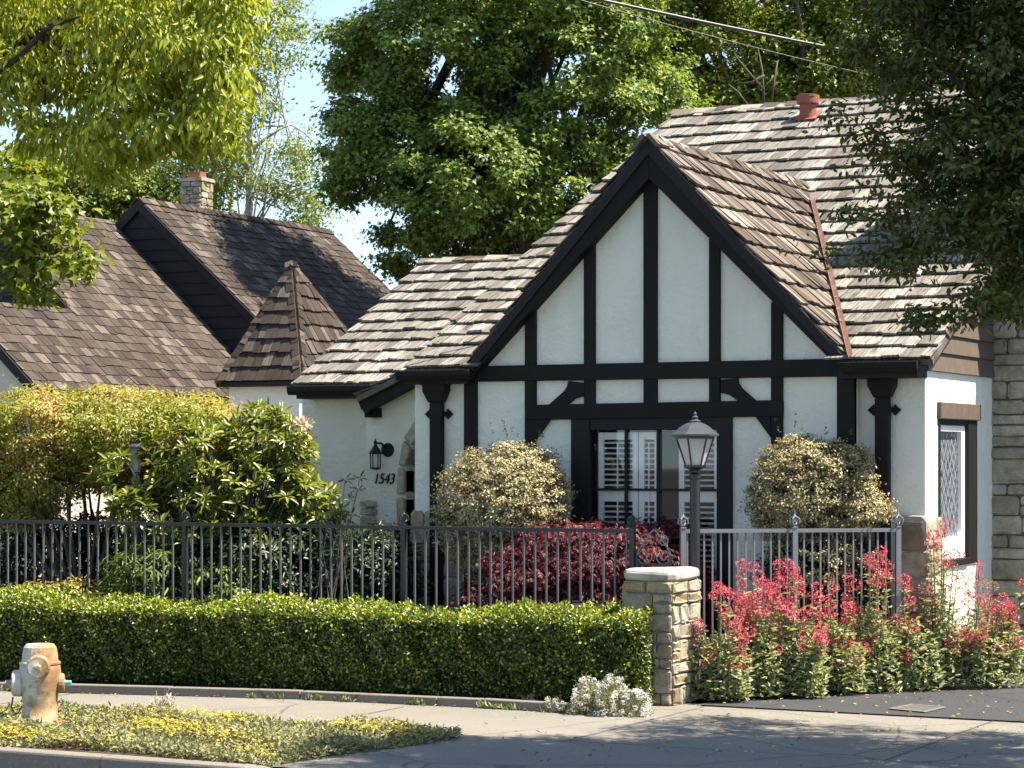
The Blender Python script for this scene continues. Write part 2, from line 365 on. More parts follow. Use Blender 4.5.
# siding in the end gable
b = MB(); z = ztr+.003; step = .17
rl = lambda v: ZE+SM*(v-VE)-.09
while z < ZR-.15:
    z1 = z+step; va = VE+(z+.09-ZE)/SM+.02; vb = VE+(z1+.09-ZE)/SM+.02
    va = max(va, 20.3)
    b.add([(UR-.15,va,z),(UR+.035,va,z),(UR+.035,2*VR-va,z),(UR-.15,2*VR-va,z),(UR-.15,vb,z1),(UR+.012,vb,z1),(UR+.012,2*VR-vb,z1),(UR-.15,2*VR-vb,z1)], [(0,3,2,1),(4,5,6,7),(0,1,5,4),(1,2,6,5),(2,3,7,6),(3,0,4,7)])
    z = z1
b.build('siding', M['brown'], house)
# main roof: front and back slope, ridge
URr = UR+.16; bd = Vector((0,1,SM)).normalized(); Lb = (VR-VE)*math.sqrt(1+SM*SM); LT = (ZA-ZE)/SM*math.sqrt(1+SM*SM)
shake_roof('roof', (ULm,VE,ZE), (1,0,0), bd, [(0,0),(URr-ULm,0),(URr-ULm,Lb),(0,Lb)], M['shake_grey'], house, expo=.27, seed=3, grow=1.45,
    skip=lambda a, q: abs(a+ULm-U0) < HW*(1-q/LT)-.16, decks=[[(0,0),(U0-HW-ULm+.12,0),(U0-ULm,LT-.1),(U0-ULm,Lb),(0,Lb)],[(U0+HW-ULm-.12,0),(URr-ULm,0),(URr-ULm,Lb),(U0-ULm+.0005,Lb),(U0-ULm+.0005,LT-.1)]])
shake_roof('roof', (URr,VB,ZE), (-1,0,0), (0,-1,SM), [(0,0),(URr-ULm,0),(URr-ULm,Lb),(0,Lb)], M['shake_grey'], house, expo=.3, wr=(.3,.5), seed=4)
ridge_caps('ridge_cap', (ULm,VR,ZR), (URr,VR,ZR), Vector((0,-1,-SM)).normalized(), Vector((0,1,-SM)).normalized(), M['shake_warm'], house, .3)
# cross gable
gd = Vector((-1,0,SG)).normalized(); Lg = HW*math.sqrt(1+SG*SG); VG = 24.6
ZB = ZA-SG*HW
shake_roof('roof', (U0+HW,VE,ZB), (0,1,0), (-1,0,SG), [(0,0),(2.6,0),(VG-VE,Lg),(0,Lg)], M['shake_warm'], house, expo=.255, seed=5)
shake_roof('roof', (U0-HW,VG,ZB), (0,-1,0), (1,0,SG), [(1.8,0),(VG-VE,0),(VG-VE,Lg),(0,Lg)], M['shake_warm'], house, expo=.255, seed=6)
ridge_caps('ridge_cap', (U0,VE-.01,ZA), (U0,VE+(ZA-ZE)/SM+.1,ZA), Vector((1,0,-SG)).normalized(), Vector((-1,0,-SG)).normalized(), M['shake_warm'], house)
# copper valley
vb = Vector((U0+(ZA-ZE)/SG, VE, ZE)); vt = Vector((U0, VE+(ZA-ZE)/SM, ZA)); b = MB()
vd = (vt-vb).normalized(); n1 = Vector((SG,0,1)).normalized(); n2 = Vector((0,-SM,1)).normalized()
s1 = n1.cross(vd).normalized(); s1 = s1 if s1.x < 0 else -s1; s2 = n2.cross(vd).normalized(); s2 = s2 if s2.x > 0 else -s2
up = (n1+n2).normalized()*.055; base = vb+up-vd*.06; tip = vt+up-vd*.7
b.add([base+s1*.04+n1*.02,base,base+s2*.04+n2*.02,tip+s2*.04+n2*.02,tip,tip+s1*.04+n1*.02], [(0,1,4,5),(1,2,3,4)])
b.build('valley_flashing', M['copper'], house)
# barge boards
nb = .25
for sgn in (-1, 1):
    e = Vector((sgn*HW, 0, -SG*HW)); d = e.normalized(); nn = Vector((-d.z*-1 if False else 0,0,0)); nn = Vector((sgn*-SG,0,-1)).normalized()
    a = Vector((U0, VE+.015, ZA-.01)); z_b = 2.80
    pts = [a, a+e*1.0, a+e*1.0+Vector((0,0,-.05)), a+e*.985+nn*.0+Vector((0,0,-.13)), Vector((U0, VE+.015, ZA-.01-nb*math.sqrt(1+SG*SG)))]
    b = MB(); b.prism(pts, (0,V0-VE-.01,0)); b.build('barge_board', M['timber'], house, bevel=.006)
    b = MB(); b.prism([a+Vector((0,-.02,0)), a+e+Vector((0,-.02,0)), a+e+Vector((0,-.02,-.10)), a+Vector((0,-.02,-.10*math.sqrt(1+SG*SG)))], (0,.034,0)); b.build('barge_trim', M['fascia'], house)
# half timbering
def timber(x0, x1, ya, yb, dep=.035):
    ym = (ya+yb)/2; a0, _ = q0(x0, ym); a1, _ = q0(x1, ym); xm = (x0+x1)/2; z0, z1 = q0(xm, yb)[1], q0(xm, ya)[1]
    b = MB(); b.box((a0, V0-dep, z0), (a1, V0+.05, z1)); b.build('timber', M['timber'], house, bevel=.008)
def beam(x0, x1, y0a, y0b, y1a, y1b, dep=.045):
    b = MB(); b.face_uz([q0(x0,y0b), q0(x1,y1b), q0(x1,y1a), q0(x0,y0a)], V0-dep, V0+.05); b.build('timber', M['timber'], house, bevel=.008)
beam(464, 850, 366.5, 382, 358.5, 376.5, .05); beam(527, 784, 405, 420, 400, 416.5, .048)
for x0, x1, ya in ((644.5,658,160),(585,596,240),(526,537,308),(710,721,238),(772,783.5,302)): timber(x0, x1, ya, 366)
for x0, x1 in ((644.5,658),(585,596),(710,721)): timber(x0, x1, 376, 406, .034)
timber(526,537,376,530,.036); timber(772,783.5,374,530,.036); timber(465.5,478,380,640,.04); timber(838,855,372,640,.04)
pl = [(586,383),(570,381),(568.8,386.5),(566,391),(548,407),(537,416),(536,441),(543,431.5),(552,419),(567,406.4),(570.5,403),(577,398.3),(585,396.2),(586,396)]
for f in (lambda p: p, lambda p: (1308.5-p[0], p[1]-3.0)):
    b = MB(); b.face_uz([q0(*f(p)) for p in pl], V0-.04, V0+.05); b.build('curved_brace', M['timber'], house)
# french door with shutters behind the glass
door = MB(); zz = lambda y, x=655: q0(x, y)[1]; xx_ = lambda x: q0(x, 470)[0]
door.box((xx_(572.5), V0-.04, 0), (xx_(591), V0+.14, zz(418.5))); door.box((xx_(718), V0-.04, 0), (xx_(733), V0+.14, zz(416))); door.box((xx_(591), V0-.03, zz(430)), (xx_(718), V0+.14, zz(417.5)))
door = door.build('french_door', M['black'], house, bevel=.006)
b = MB()
for x in (626.5, 658.5): b.box((xx_(x)-.013, V0-.02, 0), (xx_(x)+.013, V0+.012, zz(430)))
b.box((xx_(591), V0-.018, zz(491)), (xx_(718), V0+.010, zz(488.5))); b.build('glazing_bar', M['black'], door)
b = MB(); b.box((xx_(591), V0+.014, 0), (xx_(718), V0+.018, zz(430))); b.build('pane', M['glass'], door)
def shutter(x0, x1):
    b = MB(); a0, a1 = xx_(x0), xx_(x1); zt_, zb = zz(432), .25; v0, v1 = V0+.04, V0+.075; st = .055
    b.box((a0,v0,zb),(a0+st,v1,zt_)); b.box((a1-st,v0,zb),(a1,v1,zt_)); b.box((a0+st,v0+.002,zt_-.07),(a1-st,v1-.002,zt_))
    for zc in (zb, zz(502)): b.box((a0+st,v0+.002,zc),(a1-st,v1-.002,zc+.11))
    o = b.build('shutter', M['white'], door, bevel=.004)
    b = MB(); z = zb+.14
    while z < zt_-.09:
        if not (zz(502)-.02 < z < zz(502)+.13): b.add([(a0+st,v0-.002,z-.004),(a1-st,v0-.002,z-.004),(a1-st,v1,z+.006),(a0+st,v1,z+.006),(a0+st,v0-.004,z+.004),(a1-st,v0-.004,z+.004),(a1-st,v1-.002,z+.014),(a0+st,v1-.002,z+.014)], [(0,3,2,1),(4,5,6,7),(0,1,5,4),(1,2,6,5),(2,3,7,6),(3,0,4,7)])
        z += .05
    b.box(((a0+a1)/2-.006, v0-.012, zb+.12), ((a0+a1)/2+.006, v0-.003, zt_-.1)); b.build('louvre', M['white'], o)
shutter(596.5, 636); shutter(637, 658); shutter(677, 718)
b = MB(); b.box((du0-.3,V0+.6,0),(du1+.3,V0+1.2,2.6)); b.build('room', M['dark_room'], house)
# gutters and downpipes
def gutter(u0, u1, v, z, name='gutter'):
    b = MB(); b.prism([(u0,v,z),(u0,v-.10,z),(u0,v-.10,z-.05),(u0,v-.075,z-.095),(u0,v,z-.095)], (u1-u0,0,0)); return b.build(name, M['timber'], house, bevel=.006)
gutter(U0+HW-.06, UR+.05, VE-.002, ZE-.02); gutter(ULm-.05, U0-HW+.12, VE-.002, ZE-.02)
b = MB(); b.box((U0+HW-.1, VE+.005, ZE-.16), (UR+.02, 20.298, ZE-.055)); b.build('fascia', M['fascia'], house); b = MB(); b.box((ULm, VE+.005, ZE-.15), (U0-HW+.05, V0-.002, ZE-.055)); b.build('fascia', M['fascia'], house)
def downpipe(xc, v):
    c = P(xc, 400, v=v).x; z = ZE-.13; b = MB()
    b.box((c-.065,v-.105,0.05),(c+.065,v-.02,z-.2)); o = b.build('downpipe', M['timber'], house, bevel=.012)
    b = MB(); b.box((c-.125,v-.14,z-.09),(c+.125,v-.01,z)); b.add([(c-.125,v-.139,z-.09),(c+.125,v-.139,z-.09),(c+.125,v-.01,z-.09),(c-.125,v-.01,z-.09),(c-.075,v-.11,z-.2),(c+.075,v-.11,z-.2),(c+.075,v-.015,z-.2),(c-.075,v-.015,z-.2)], [(4,5,6,7),(0,1,5,4),(1,2,6,5),(2,3,7,6),(3,0,4,7)])
    b.box((c-.14,v-.15,z-.03),(c+.14,v-.01,z-.001)); b.build('leader_head', M['timber'], o, bevel=.008)
    b = MB(); zc = z-.31
    for s in (-1, 1):
        b.prism([(c+s*.065,v-.03,zc),(c+s*.10,v-.03,zc+.05),(c+s*.155,v-.03,zc),(c+s*.10,v-.03,zc-.05)], (0,.02,0))
    b.box((c-.08,v-.11,zc-.02),(c+.08,v-.015,zc+.02)); b.build('pipe_bracket', M['timber'], o)
downpipe(440, V0); downpipe(885, 20.3)
# window in the sunlit wall
b = MB(); d = .05
b.box((UR-.12,WV0,WZ0),(UR+.012,WV0+d,WZ1)); b.box((UR-.12,WV1-.30,WZ0),(UR+.015,WV1,WZ1)); b.box((UR-.12,WV0+d,WZ1-d),(UR+.01,WV1-.3,WZ1)); b.box((UR-.12,WV0+d,WZ0),(UR+.03,WV1-.3,WZ0+.06))
win = b.build('window', M['black'], house, bevel=.005)
b = MB(); a0, a1, z0, z1 = WV0+d, WV1-.3, WZ0+.06, WZ1-d
b.box((UR-.10,a1-.11,z0),(UR-.02,a1,z1)); b.box((UR-.10,a0,z0),(UR-.02,a1-.11,z0+.2)); b.box((UR-.10,a0,z1-.06),(UR-.02,a1-.11,z1)); b.build('sash', M['white'], win, bevel=.006)
b = MB(); b.box((UR-.075,a0,z0+.2),(UR-.065,a1-.11,z1-.06)); b.build('pane', M['lead_glass'], win)
b = MB()
dm = .16; aa, zz0, zz1 = a0, z0+.2, z1-.06; span = a1-.11-a0; k = -6
while k < 12:
    for s in (1, -1):
        pts = []
        for i in range(13):
            a = span*i/12; z = zz0+k*dm+s*a*1.3
            if zz0 < z < zz1: pts.append((UR-.06, aa+a, z))
        if len(pts) > 1: b.tube(pts, .003, 4)
    k += 1
b.build('leading', M['iron_grey'], win)
b = MB(); b.box((UR-.05,WV0-.03,WZ1+.003),(UR+.04,WV1+.04,P(938,402,u=UR).z)); b.build('lintel', M['brown'], house, bevel=.006)
# stone footing at the corners
b = MB(); zs = P(912,515,v=20.3).z; cu = P(900,520,v=20.3).x
stone_face(b, (cu,20.29,0), (1,0,0), UR-cu+.02, zs, (0,-1,0), (.16,.26), (.2,.34)); b.build('stone_footing', M['stone'], house); b = MB(); stone_face(b, (UR+.005,20.26,0), (0,1,0), .5, zs-.02, (1,0,0), (.14,.24), (.2,.4))
b.build('stone_footing', M['stone'], house); b = MB()
x0, x1 = q0(411,560)[0], q0(464,560)[0]; stone_face(b, (x0,V0-.01,0), (1,0,0), x1-x0, q0(430,510)[1], (0,-1,0), (.12,.2), (.14,.3))
b.build('stone_footing', M['stone'], house)
# porch: set-back wall, sloping fascia, arched stone doorway
VP = 21.2; pu0, pu1 = P(366,450,v=VP).x, ug0+.1
zf0, zf1 = P(366,404,v=VP).z, P(415,374,v=VP).z; sl = (zf1-zf0)/(P(415,380,v=VP).x-pu0); zr = lambda u: zf0+sl*(u-pu0)
ac = -11.73; ai, ao = .35, .425; zi = P(407,468,v=VP).z; ztip = P(415,440,v=VP).z+.18
arch = [(ac-ai,0),(ac-ai,zi),(ac-ai*.78,zi+.22),(ac-ai*.4,zi+.40),(ac,zi+.5)]
w = MB(); w.face_uz([(pu0,0),(ac-ai,0)]+arch[1:]+[(ac,zr(ac)),(pu0,zr(pu0))], VP, VP+.2)
w.face_uz([(ac,zi+.5),(ac+ai*.4,zi+.40),(ac+ai*.78,zi+.22),(ac+ai,zi),(ac+ai,0),(pu1+.05,0),(pu1+.05,zr(pu1)),(ac,zr(ac))], VP, VP+.2)
w.box((pu0,VP+.2,0),(pu0+.2,22.3,zr(pu0)-.02)); w.build('wall', M['stucco'], house)
b = MB(); b.box((ac-ai-.1,VP+.25,0),(ac+ai+.1,VP+.3,zi+.55)); b.build('door', M['black'], house)
b = MB(); ins = [(ac-ai,.0),(ac-ai,.45),(ac-ai,.95),(ac-ai,zi-.28),(ac-ai,zi),(ac-ai*.78,zi+.22),(ac-ai*.4,zi+.40),(ac,zi+.5)]
outs = [(ac-ao-.02,.0),(ac-ao-.05,.45),(ac-ao+.02,.95),(ac-ao-.02,zi-.28),(ac-ao,zi+.02),(ac-ao*.86,zi+.30),(ac-ao*.45,zi+.54),(ac,zi+.68)]
for sgn in (1, -1):
    f = (lambda p: p) if sgn == 1 else (lambda p: (2*ac-p[0], p[1]))
    for i in range(len(ins)-1):
        e = .008; lerp = lambda a, c, t: (a[0]+(c[0]-a[0])*t, a[1]+(c[1]-a[1])*t)
        quad = [f(lerp(ins[i],ins[i+1],.04)), f(lerp(outs[i],outs[i+1],.04)), f(lerp(outs[i],outs[i+1],.96)), f(lerp(ins[i],ins[i+1],.96))]
        b.face_uz(quad, VP-.05-random.uniform(0,.02), VP+.18)
b.build('stone_arch', M['stone_pale'], house, bevel=.02)
b = MB(); s0 = P(362,560,v=VP).x
for (xa, xb, yt) in ((361,378,500),(379,392,521),(362,393,530)):
    a0, a1 = P(xa,520,v=VP).x, P(xb,520,v=VP).x; zt_ = P(370,yt,v=VP).z
    stone_face(b, (a0,VP-.012,0), (1,0,0), a1-a0, zt_, (0,-1,0), (.13,.2), (.14,.22), depth=.05)
b.build('stone_footing', M['stone_pale'], house)
b = MB(); fz = .13; fu0 = P(358,406,v=VP-.2).x; fu1 = ug0+.3
fz0 = P(358,401,v=VP-.2).z; fs = (P(412,373.5,v=VP-.2).z-fz0)/(P(412,373,v=VP-.2).x-fu0); fl = lambda u: fz0+fs*(u-fu0)
b.face_uz([(fu0,fl(fu0)),(fu1,fl(fu1)),(fu1,fl(fu1)-fz),(fu0+.14,fl(fu0+.14)-fz-.03),(fu0+.1,fl(fu0)-fz-.02),(fu0+.03,fl(fu0)-.08)], VP-.2, VP-.12); b.build('porch_fascia', M['timber'], house, bevel=.006)
b = MB(); b.box((fu0+.03,VP-.12,fl(fu0)-.17),(fu0+.17,VP+.02,fl(fu0)-.07)); b.build('porch_corbel', M['timber'], house)
shake_roof('porch_roof', (fu0,22.9,fl(fu0)+.045), (0,-1,0), (1,0,fs), [(0,0),(22.9-VP+.24,0),(22.9-VP+.24,.82),(0,.82)], M['shake_grey'], house, seed=8)
# left wing
LV = 22.0; LE = 21.7; lz = P(300,385,v=LE).z; lu0 = P(293,388,v=LE).x; LR = 24.66; LS = .53
w = MB(); wu = P(302,440,v=LV).x; w.box((wu,LV,0),(pu0+.3,LV+.2,lz-.06)); w.prism([(wu,LV+.2,0),(wu,27.4,0),(wu,27.4,lz-.06),(wu,LR,lz+LS*(LR-LE)-.2),(wu,LV+.2,lz+.02)], (.2,0,0)); w.build('wall', M['stucco'], house)
Ll = (LR-LE)*math.sqrt(1+LS*LS)
shake_roof('roof', (lu0,LE,lz), (1,0,0), (0,1,LS), [(0,0),(ULm+.4-lu0,0),(ULm+.4-lu0,Ll),(0,Ll)], M['shake_grey'], house, expo=.27, seed=9)
shake_roof('roof', (ULm+.4,2*LR-LE,lz), (-1,0,0), (0,-1,LS), [(0,0),(ULm+.4-lu0,0),(ULm+.4-lu0,Ll),(0,Ll)], M['shake_grey'], house, expo=.3, wr=(.3,.5), seed=10)
ridge_caps('ridge_cap', (lu0,LR,lz+LS*(LR-LE)), (ULm+.3,LR,lz+LS*(LR-LE)), Vector((0,-1,-LS)).normalized(), Vector((0,1,-LS)).normalized(), M['shake_warm'], house, .3)
gutter(lu0-.02, pu0+.75, LE-.002, lz-.015); b = MB(); b.box((lu0+.04,LE+.005,lz-.15),(pu0+.75,LV-.002,lz-.055)); b.build('fascia', M['fascia'], house)
# roof vent
rp = lambda x, y: (lambda t: Vector((t*ray(x)[0], t*ray(x)[1], EYE-(y-HZ)/FOC*t)))((EYE-ZE+SM*VE)/(SM*ray(x)[1]+(y-HZ)/FOC))
p = rp(808, 121); b = MB(); b.lathe(p, [(.10,-.1),(.10,.0),(.10,.2),(.13,.2),(.135,.3),(.115,.305),(.115,.25)], 20); vt_ = b.build('roof_vent', M['terracotta'], house, smooth=False)
b = MB(); n2 = Vector((0,-SM,1)).normalized(); bu = Vector((0,1,SM)).normalized(); c = p+n2*.05
b.prism([c+Vector((-.13,0,0))-bu*.10, c+Vector((.13,0,0))-bu*.10, c+Vector((.13,0,0))+bu*.18, c+Vector((-.13,0,0))+bu*.18], n2*.012); b.build('vent_flange', M['terracotta'], vt_)
# stone chimney
CU, CV = P(989,500,v=22.5).x, 22.5; b = MB(); b.box((CU+.01,CV+.01,0),(CU+1.69,CV+.99,6.6)); ch = b.build('chimney', M['mortar'], house)
b = MB(); stone_face(b, (CU,CV,0), (1,0,0), 1.7, 6.6, (0,-1,0), (.09,.26), (.18,.6), gap=.012, depth=.035, jit=.016); stone_face(b, (CU+1.7,CV,0), (0,1,0), 1.0, 6.6, (1,0,0), (.10,.22), (.2,.5), depth=.04)
stone_face(b, (CU,CV+1,3.2), (0,-1,0), 1.0, 3.4, (-1,0,0), (.10,.22), (.2,.5), depth=.04); stone_face(b, (CU-.16,CV-.12,0), (1,0,0), 1.9, .42, (0,-1,0), (.16,.24), (.25,.5), depth=.06); b.box((CU-.16,CV-.115,0),(CU+1.74,CV-.001,.40))
b.box((CU-.06,CV-.06,6.6),(CU+1.76,CV+1.06,6.7)); b.build('chimney_stone', M['stone_dark'], ch)
b = MB(); b.box((CU-.055,CV-.07,2.2),(CU-.002,CV+.03,4.2)); b.box((CU-.05,CV-.05,.1),(CU-.012,CV+.02,2.2)); b.build('downpipe', M['timber'], house)
# house number
cu = bpy.data.curves.new('house_number', 'FONT'); cu.body = '1543'; cu.size = .155; cu.shear = .3; cu.extrude = .006; cu.space_character = .95
to = bpy.data.objects.new('house_number', cu); COL.objects.link(to); dg = bpy.context.evaluated_depsgraph_get(); me = bpy.data.meshes.new_from_object(to.evaluated_get(dg)); bpy.data.objects.remove(to)
pn = P(373.5,483.5,v=VP); me.transform(Matrix.Translation((pn.x, VP-.012, pn.z)) @ Matrix.Rotation(math.pi/2, 4, 'X') @ Matrix.Diagonal((.86,1,1,1))); link('house_number', me, M['black'], house)

# ------------------------------------------------------------ neighbour's house
nb_ = thing('neighbour_house', 'brown shake roofed house with stepped gables, tower roof and stone chimney beyond the garden', 'house', (-22,28,0))
AE, AS, AU = 3.02, .93, -20.7
zA = lambda u: AE+AS*(AU-u)
def slope_right(u_e, z_e, s, width, v0, v1, seed, m=M['shake_brown'], name='roof'):
    L = width*math.sqrt(1+s*s); return shake_roof(name, (u_e,v0,z_e), (0,1,0), (-1,0,s), [(0,0),(v1-v0,0),(v1-v0,L),(0,L)], m, nb_, expo=.2, wr=(.1,.24), th=(.014,.026), seed=seed)
def slope_left(u_r, z_r, s, width, v0, v1, seed):
    L = width*math.sqrt(1+s*s); return shake_roof('roof', (u_r-width,v1,z_r-s*width), (0,-1,0), (1,0,s), [(0,0),(v1-v0,0),(v1-v0,L),(0,L)], M['shake_brown'], nb_, expo=.3, wr=(.3,.5), seed=seed)
uf = -22.06; slope_right(AU,AE,AS,AU-uf,26,28.5,21); slope_left(uf,zA(uf),AS,1.5,26,28.5,22)
ua = -23.9; slope_right(AU,AE,AS,AU-ua,28.5,32.0,23); slope_left(ua,zA(ua),AS,3.1,28.5,38,24)
ub, zb_, sb = -23.35, 6.36, .88; slope_right(ub+3.2,zb_-sb*3.2,sb,3.2,32,38,25); slope_left(ub,zb_,sb,1.2,32,38,26)
ridge_caps('ridge_cap', (ub,32,zb_), (ub,38,zb_), Vector((1,0,-sb)).normalized(), Vector((-1,0,-sb)).normalized(), M['shake_brown'], nb_)
w = MB(); w.face_uz([(AU-.15,0),(AU-.15,zA(AU-.15)-.08),(uf,zA(uf)-.1),(uf-1.3,zA(uf)-1.3),(uf-1.3,0)], 26.15, 26.35)
w.box((AU-.35,26.35,0),(AU-.15,32,AE)); w.box((-20.0,30.2,0),(-16.9,30.4,3.1)); w.box((-17.1,30.4,0),(-16.9,37.8,3.3)); w.build('wall', M['stucco_tan'], nb_)
def siding_front(pts_fn, z0, z1, v, step=.19):
    b = MB(); z = z0
    while z < z1-.01:
        e = min(z+step, z1); (l0, r0), (l1, r1) = pts_fn(z), pts_fn(e)
        b.add([(l0,v-.03,z),(r0,v-.03,z),(r0,v+.1,z),(l0,v+.1,z),(l1,v-.008,e),(r1,v-.008,e),(r1,v+.1,e),(l1,v+.1,e)], [(0,3,2,1),(4,5,6,7),(0,1,5,4),(1,2,6,5),(2,3,7,6),(3,0,4,7)]); z = e
    return b.build('siding', M['fascia'], nb_)
siding_front(lambda z: (ua-(zA(ua)-z)/AS, ua+(zA(ua)-z)/AS-.02), 3.0, zA(ua)-.08, 28.55)
siding_front(lambda z: (ub-min(1.2,(zb_-z)/sb), ub+(zb_-z)/sb-.03), 3.6, zb_-.09, 32.05)
def rake(u_r, z_r, s, w_, v, h=.17, both=True):
    b = MB()
    for sg, ww in ((1, w_), (-1, w_ if both is True else both)):
        b.prism([(u_r,v-.03,z_r-.005),(u_r+sg*ww,v-.03,z_r-s*ww-.005),(u_r+sg*ww,v-.03,z_r-s*ww-h),(u_r,v-.03,z_r-h*1.1)], (0,.05,0))
    b.build('rake_board', M['fascia'], nb_)
rake(uf,zA(uf),AS,AU-uf,26); rake(ub,zb_,sb,3.2,32,both=1.2); rake(ua,zA(ua),AS,AU-ua,28.5,.1)
# tower
ta, tb, tc = P(218,378,v=29.4), P(302,379,v=29.4), None; s_ = tb.x-ta.x; sd_ = 2.5; apv = 29.4+.95; ap = Vector((P(292,263,v=apv).x, apv, P(292,263,v=apv).z)); ze = tb.z
cor = [Vector((ta.x,29.4,ze)), Vector((tb.x,29.4,ze)), Vector((tb.x,29.4+sd_,ze)), Vector((ta.x,29.4+sd_,ze))]
for i in range(4):
    c0, c1 = cor[i], cor[(i+1)%4]; ev = (c1-c0).normalized(); fa = (ap-c0).dot(ev); bd_ = ap-(c0+ev*fa); L = bd_.length
    shake_roof('tower_roof', c0, c1-c0, bd_, [(0,0),((c1-c0).length,0),(fa,L)], M['shake_brown'], nb_, expo=.24, wr=(.1,.22), seed=30+i)
    if i < 3:
        c = cor[i]; d1 = (cor[(i+1)%4]-c).normalized(); d2 = (cor[(i-1)%4]-c).normalized()
        ax = (ap-c).normalized(); d1 = (d1-ax*d1.dot(ax)).normalized(); d2 = (d2-ax*d2.dot(ax)).normalized()
        ridge_caps('hip_cap', c, ap+ax*.03, d1, d2, M['shake_brown'], nb_, .24, .11)
w = MB(); w.box((ta.x+.12,29.52,0),(tb.x-.12,29.4+sd_-.1,ze-.08)); w.build('tower_wall', M['stucco'], nb_)
b = MB(); b.box((ta.x-.02,29.38,ze-.1),(tb.x+.02,29.4+sd_,ze-.03)); b.build('fascia', M['fascia'], nb_)
# tower side strip where the big roof ends
b = MB(); p0, p1 = P(222,375,v=31.9), P(236,405,v=31.9); b.prism([(p0.x,31.9,p0.z),(p0.x+.16,31.9,p0.z),(p1.x+.2,31.9,p1.z-.4),(p1.x,31.9,p1.z-.4)], (0,.1,0)); b.build('rake_board', M['fascia'], nb_)
# neighbour's chimney
c0, c1 = P(181,203,v=34), P(201,203,v=34); zc = P(195,181,v=34).z; b = MB(); dpt = .36
b.box((c0.x+.01,34.01,5.4),(c1.x-.01,34+dpt-.01,zc)); nch = b.build('chimney', M['mortar'], nb_)
b = MB(); wd = c1.x-c0.x
for o, dd, ww, nn in (((c0.x,34,5.4),(1,0,0),wd,(0,-1,0)), ((c1.x,34,5.4),(0,1,0),dpt,(1,0,0)), ((c0.x,34+dpt,5.4),(0,-1,0),dpt,(-1,0,0))): stone_face(b, o, dd, ww, zc-5.4, nn, (.09,.16), (.12,.22), depth=.02)
b.box((c0.x-.03,33.97,zc),(c1.x+.03,34+dpt+.03,zc+.06)); b.build('chimney_stone', M['stone'], nch)
b = MB(); b.lathe(((c0.x+c1.x)/2,34+dpt/2,zc+.06), [(.16,0),(.16,.12),(.12,.12)], 4, math.pi/4*0); b.build('chimney_pot', M['terracotta'], nch)

# ------------------------------------------------------------ stone pillar
pv = P(672,705,z=0); PV = 17.88; pr = P(672,640,v=PV).x; plf = P(624,640,v=PV).x; PD = .60
pil = thing('stone_pillar', 'stout fieldstone gate pillar with rounded cap at the end of the clipped hedge', 'pillar', ((pr+plf)/2, PV+PD/2, 0))
zp = P(640,581,v=PV).z; b = MB(); b.box((plf+.012,PV+.012,0),(pr-.012,PV+PD-.012,zp)); b.build('mortar_core', M['mortar_pale'], pil)
b = MB()
for o, dd, ww, nn in (((plf,PV,0),(1,0,0),pr-plf,(0,-1,0)), ((pr,PV,0),(0,1,0),PD,(1,0,0)), ((pr,PV+PD,0),(-1,0,0),pr-plf,(0,1,0)), ((plf,PV+PD,0),(0,-1,0),PD,(-1,0,0))):
    stone_face(b, o, dd, ww, zp, nn, (.08,.22), (.14,.34), gap=.012, depth=.018, jit=.022, soft=.6)
b.build('stone', M['stone'], pil)
b = MB(); ov = .025; pts = []
c = Vector(((plf+pr)/2, PV+PD/2, zp)); hx, hy = (pr-plf)/2+ov, PD/2+ov
rings = [(.93,0),(1,.02),(1.0,.06),(.96,.085),(.80,.097)]
vs = []; fs = []; n = 28
for k_, (sc_, h) in enumerate(rings):
    for i in range(n):
        t = 2*math.pi*i/n; cx, cy = math.cos(t), math.sin(t); f = 1/(abs(cx)**7+abs(cy)**7)**(1/7)
        wob = 1+.018*math.sin(3*t+1)+.012*math.sin(7*t)
        vs.append(c+Vector((cx*f*hx*sc_*wob, cy*f*hy*sc_*wob, h+.006*math.sin(2*t))))
for k_ in range(len(rings)-1):
    for i in range(n): fs.append((k_*n+i,k_*n+(i+1)%n,(k_+1)*n+(i+1)%n,(k_+1)*n+i))
fs += [tuple(range(n-1,-1,-1)), tuple((len(rings)-1)*n+i for i in range(n))]
b.add(vs, fs); b.build('cap', M['cap'], pil, smooth=False, bevel=.006)

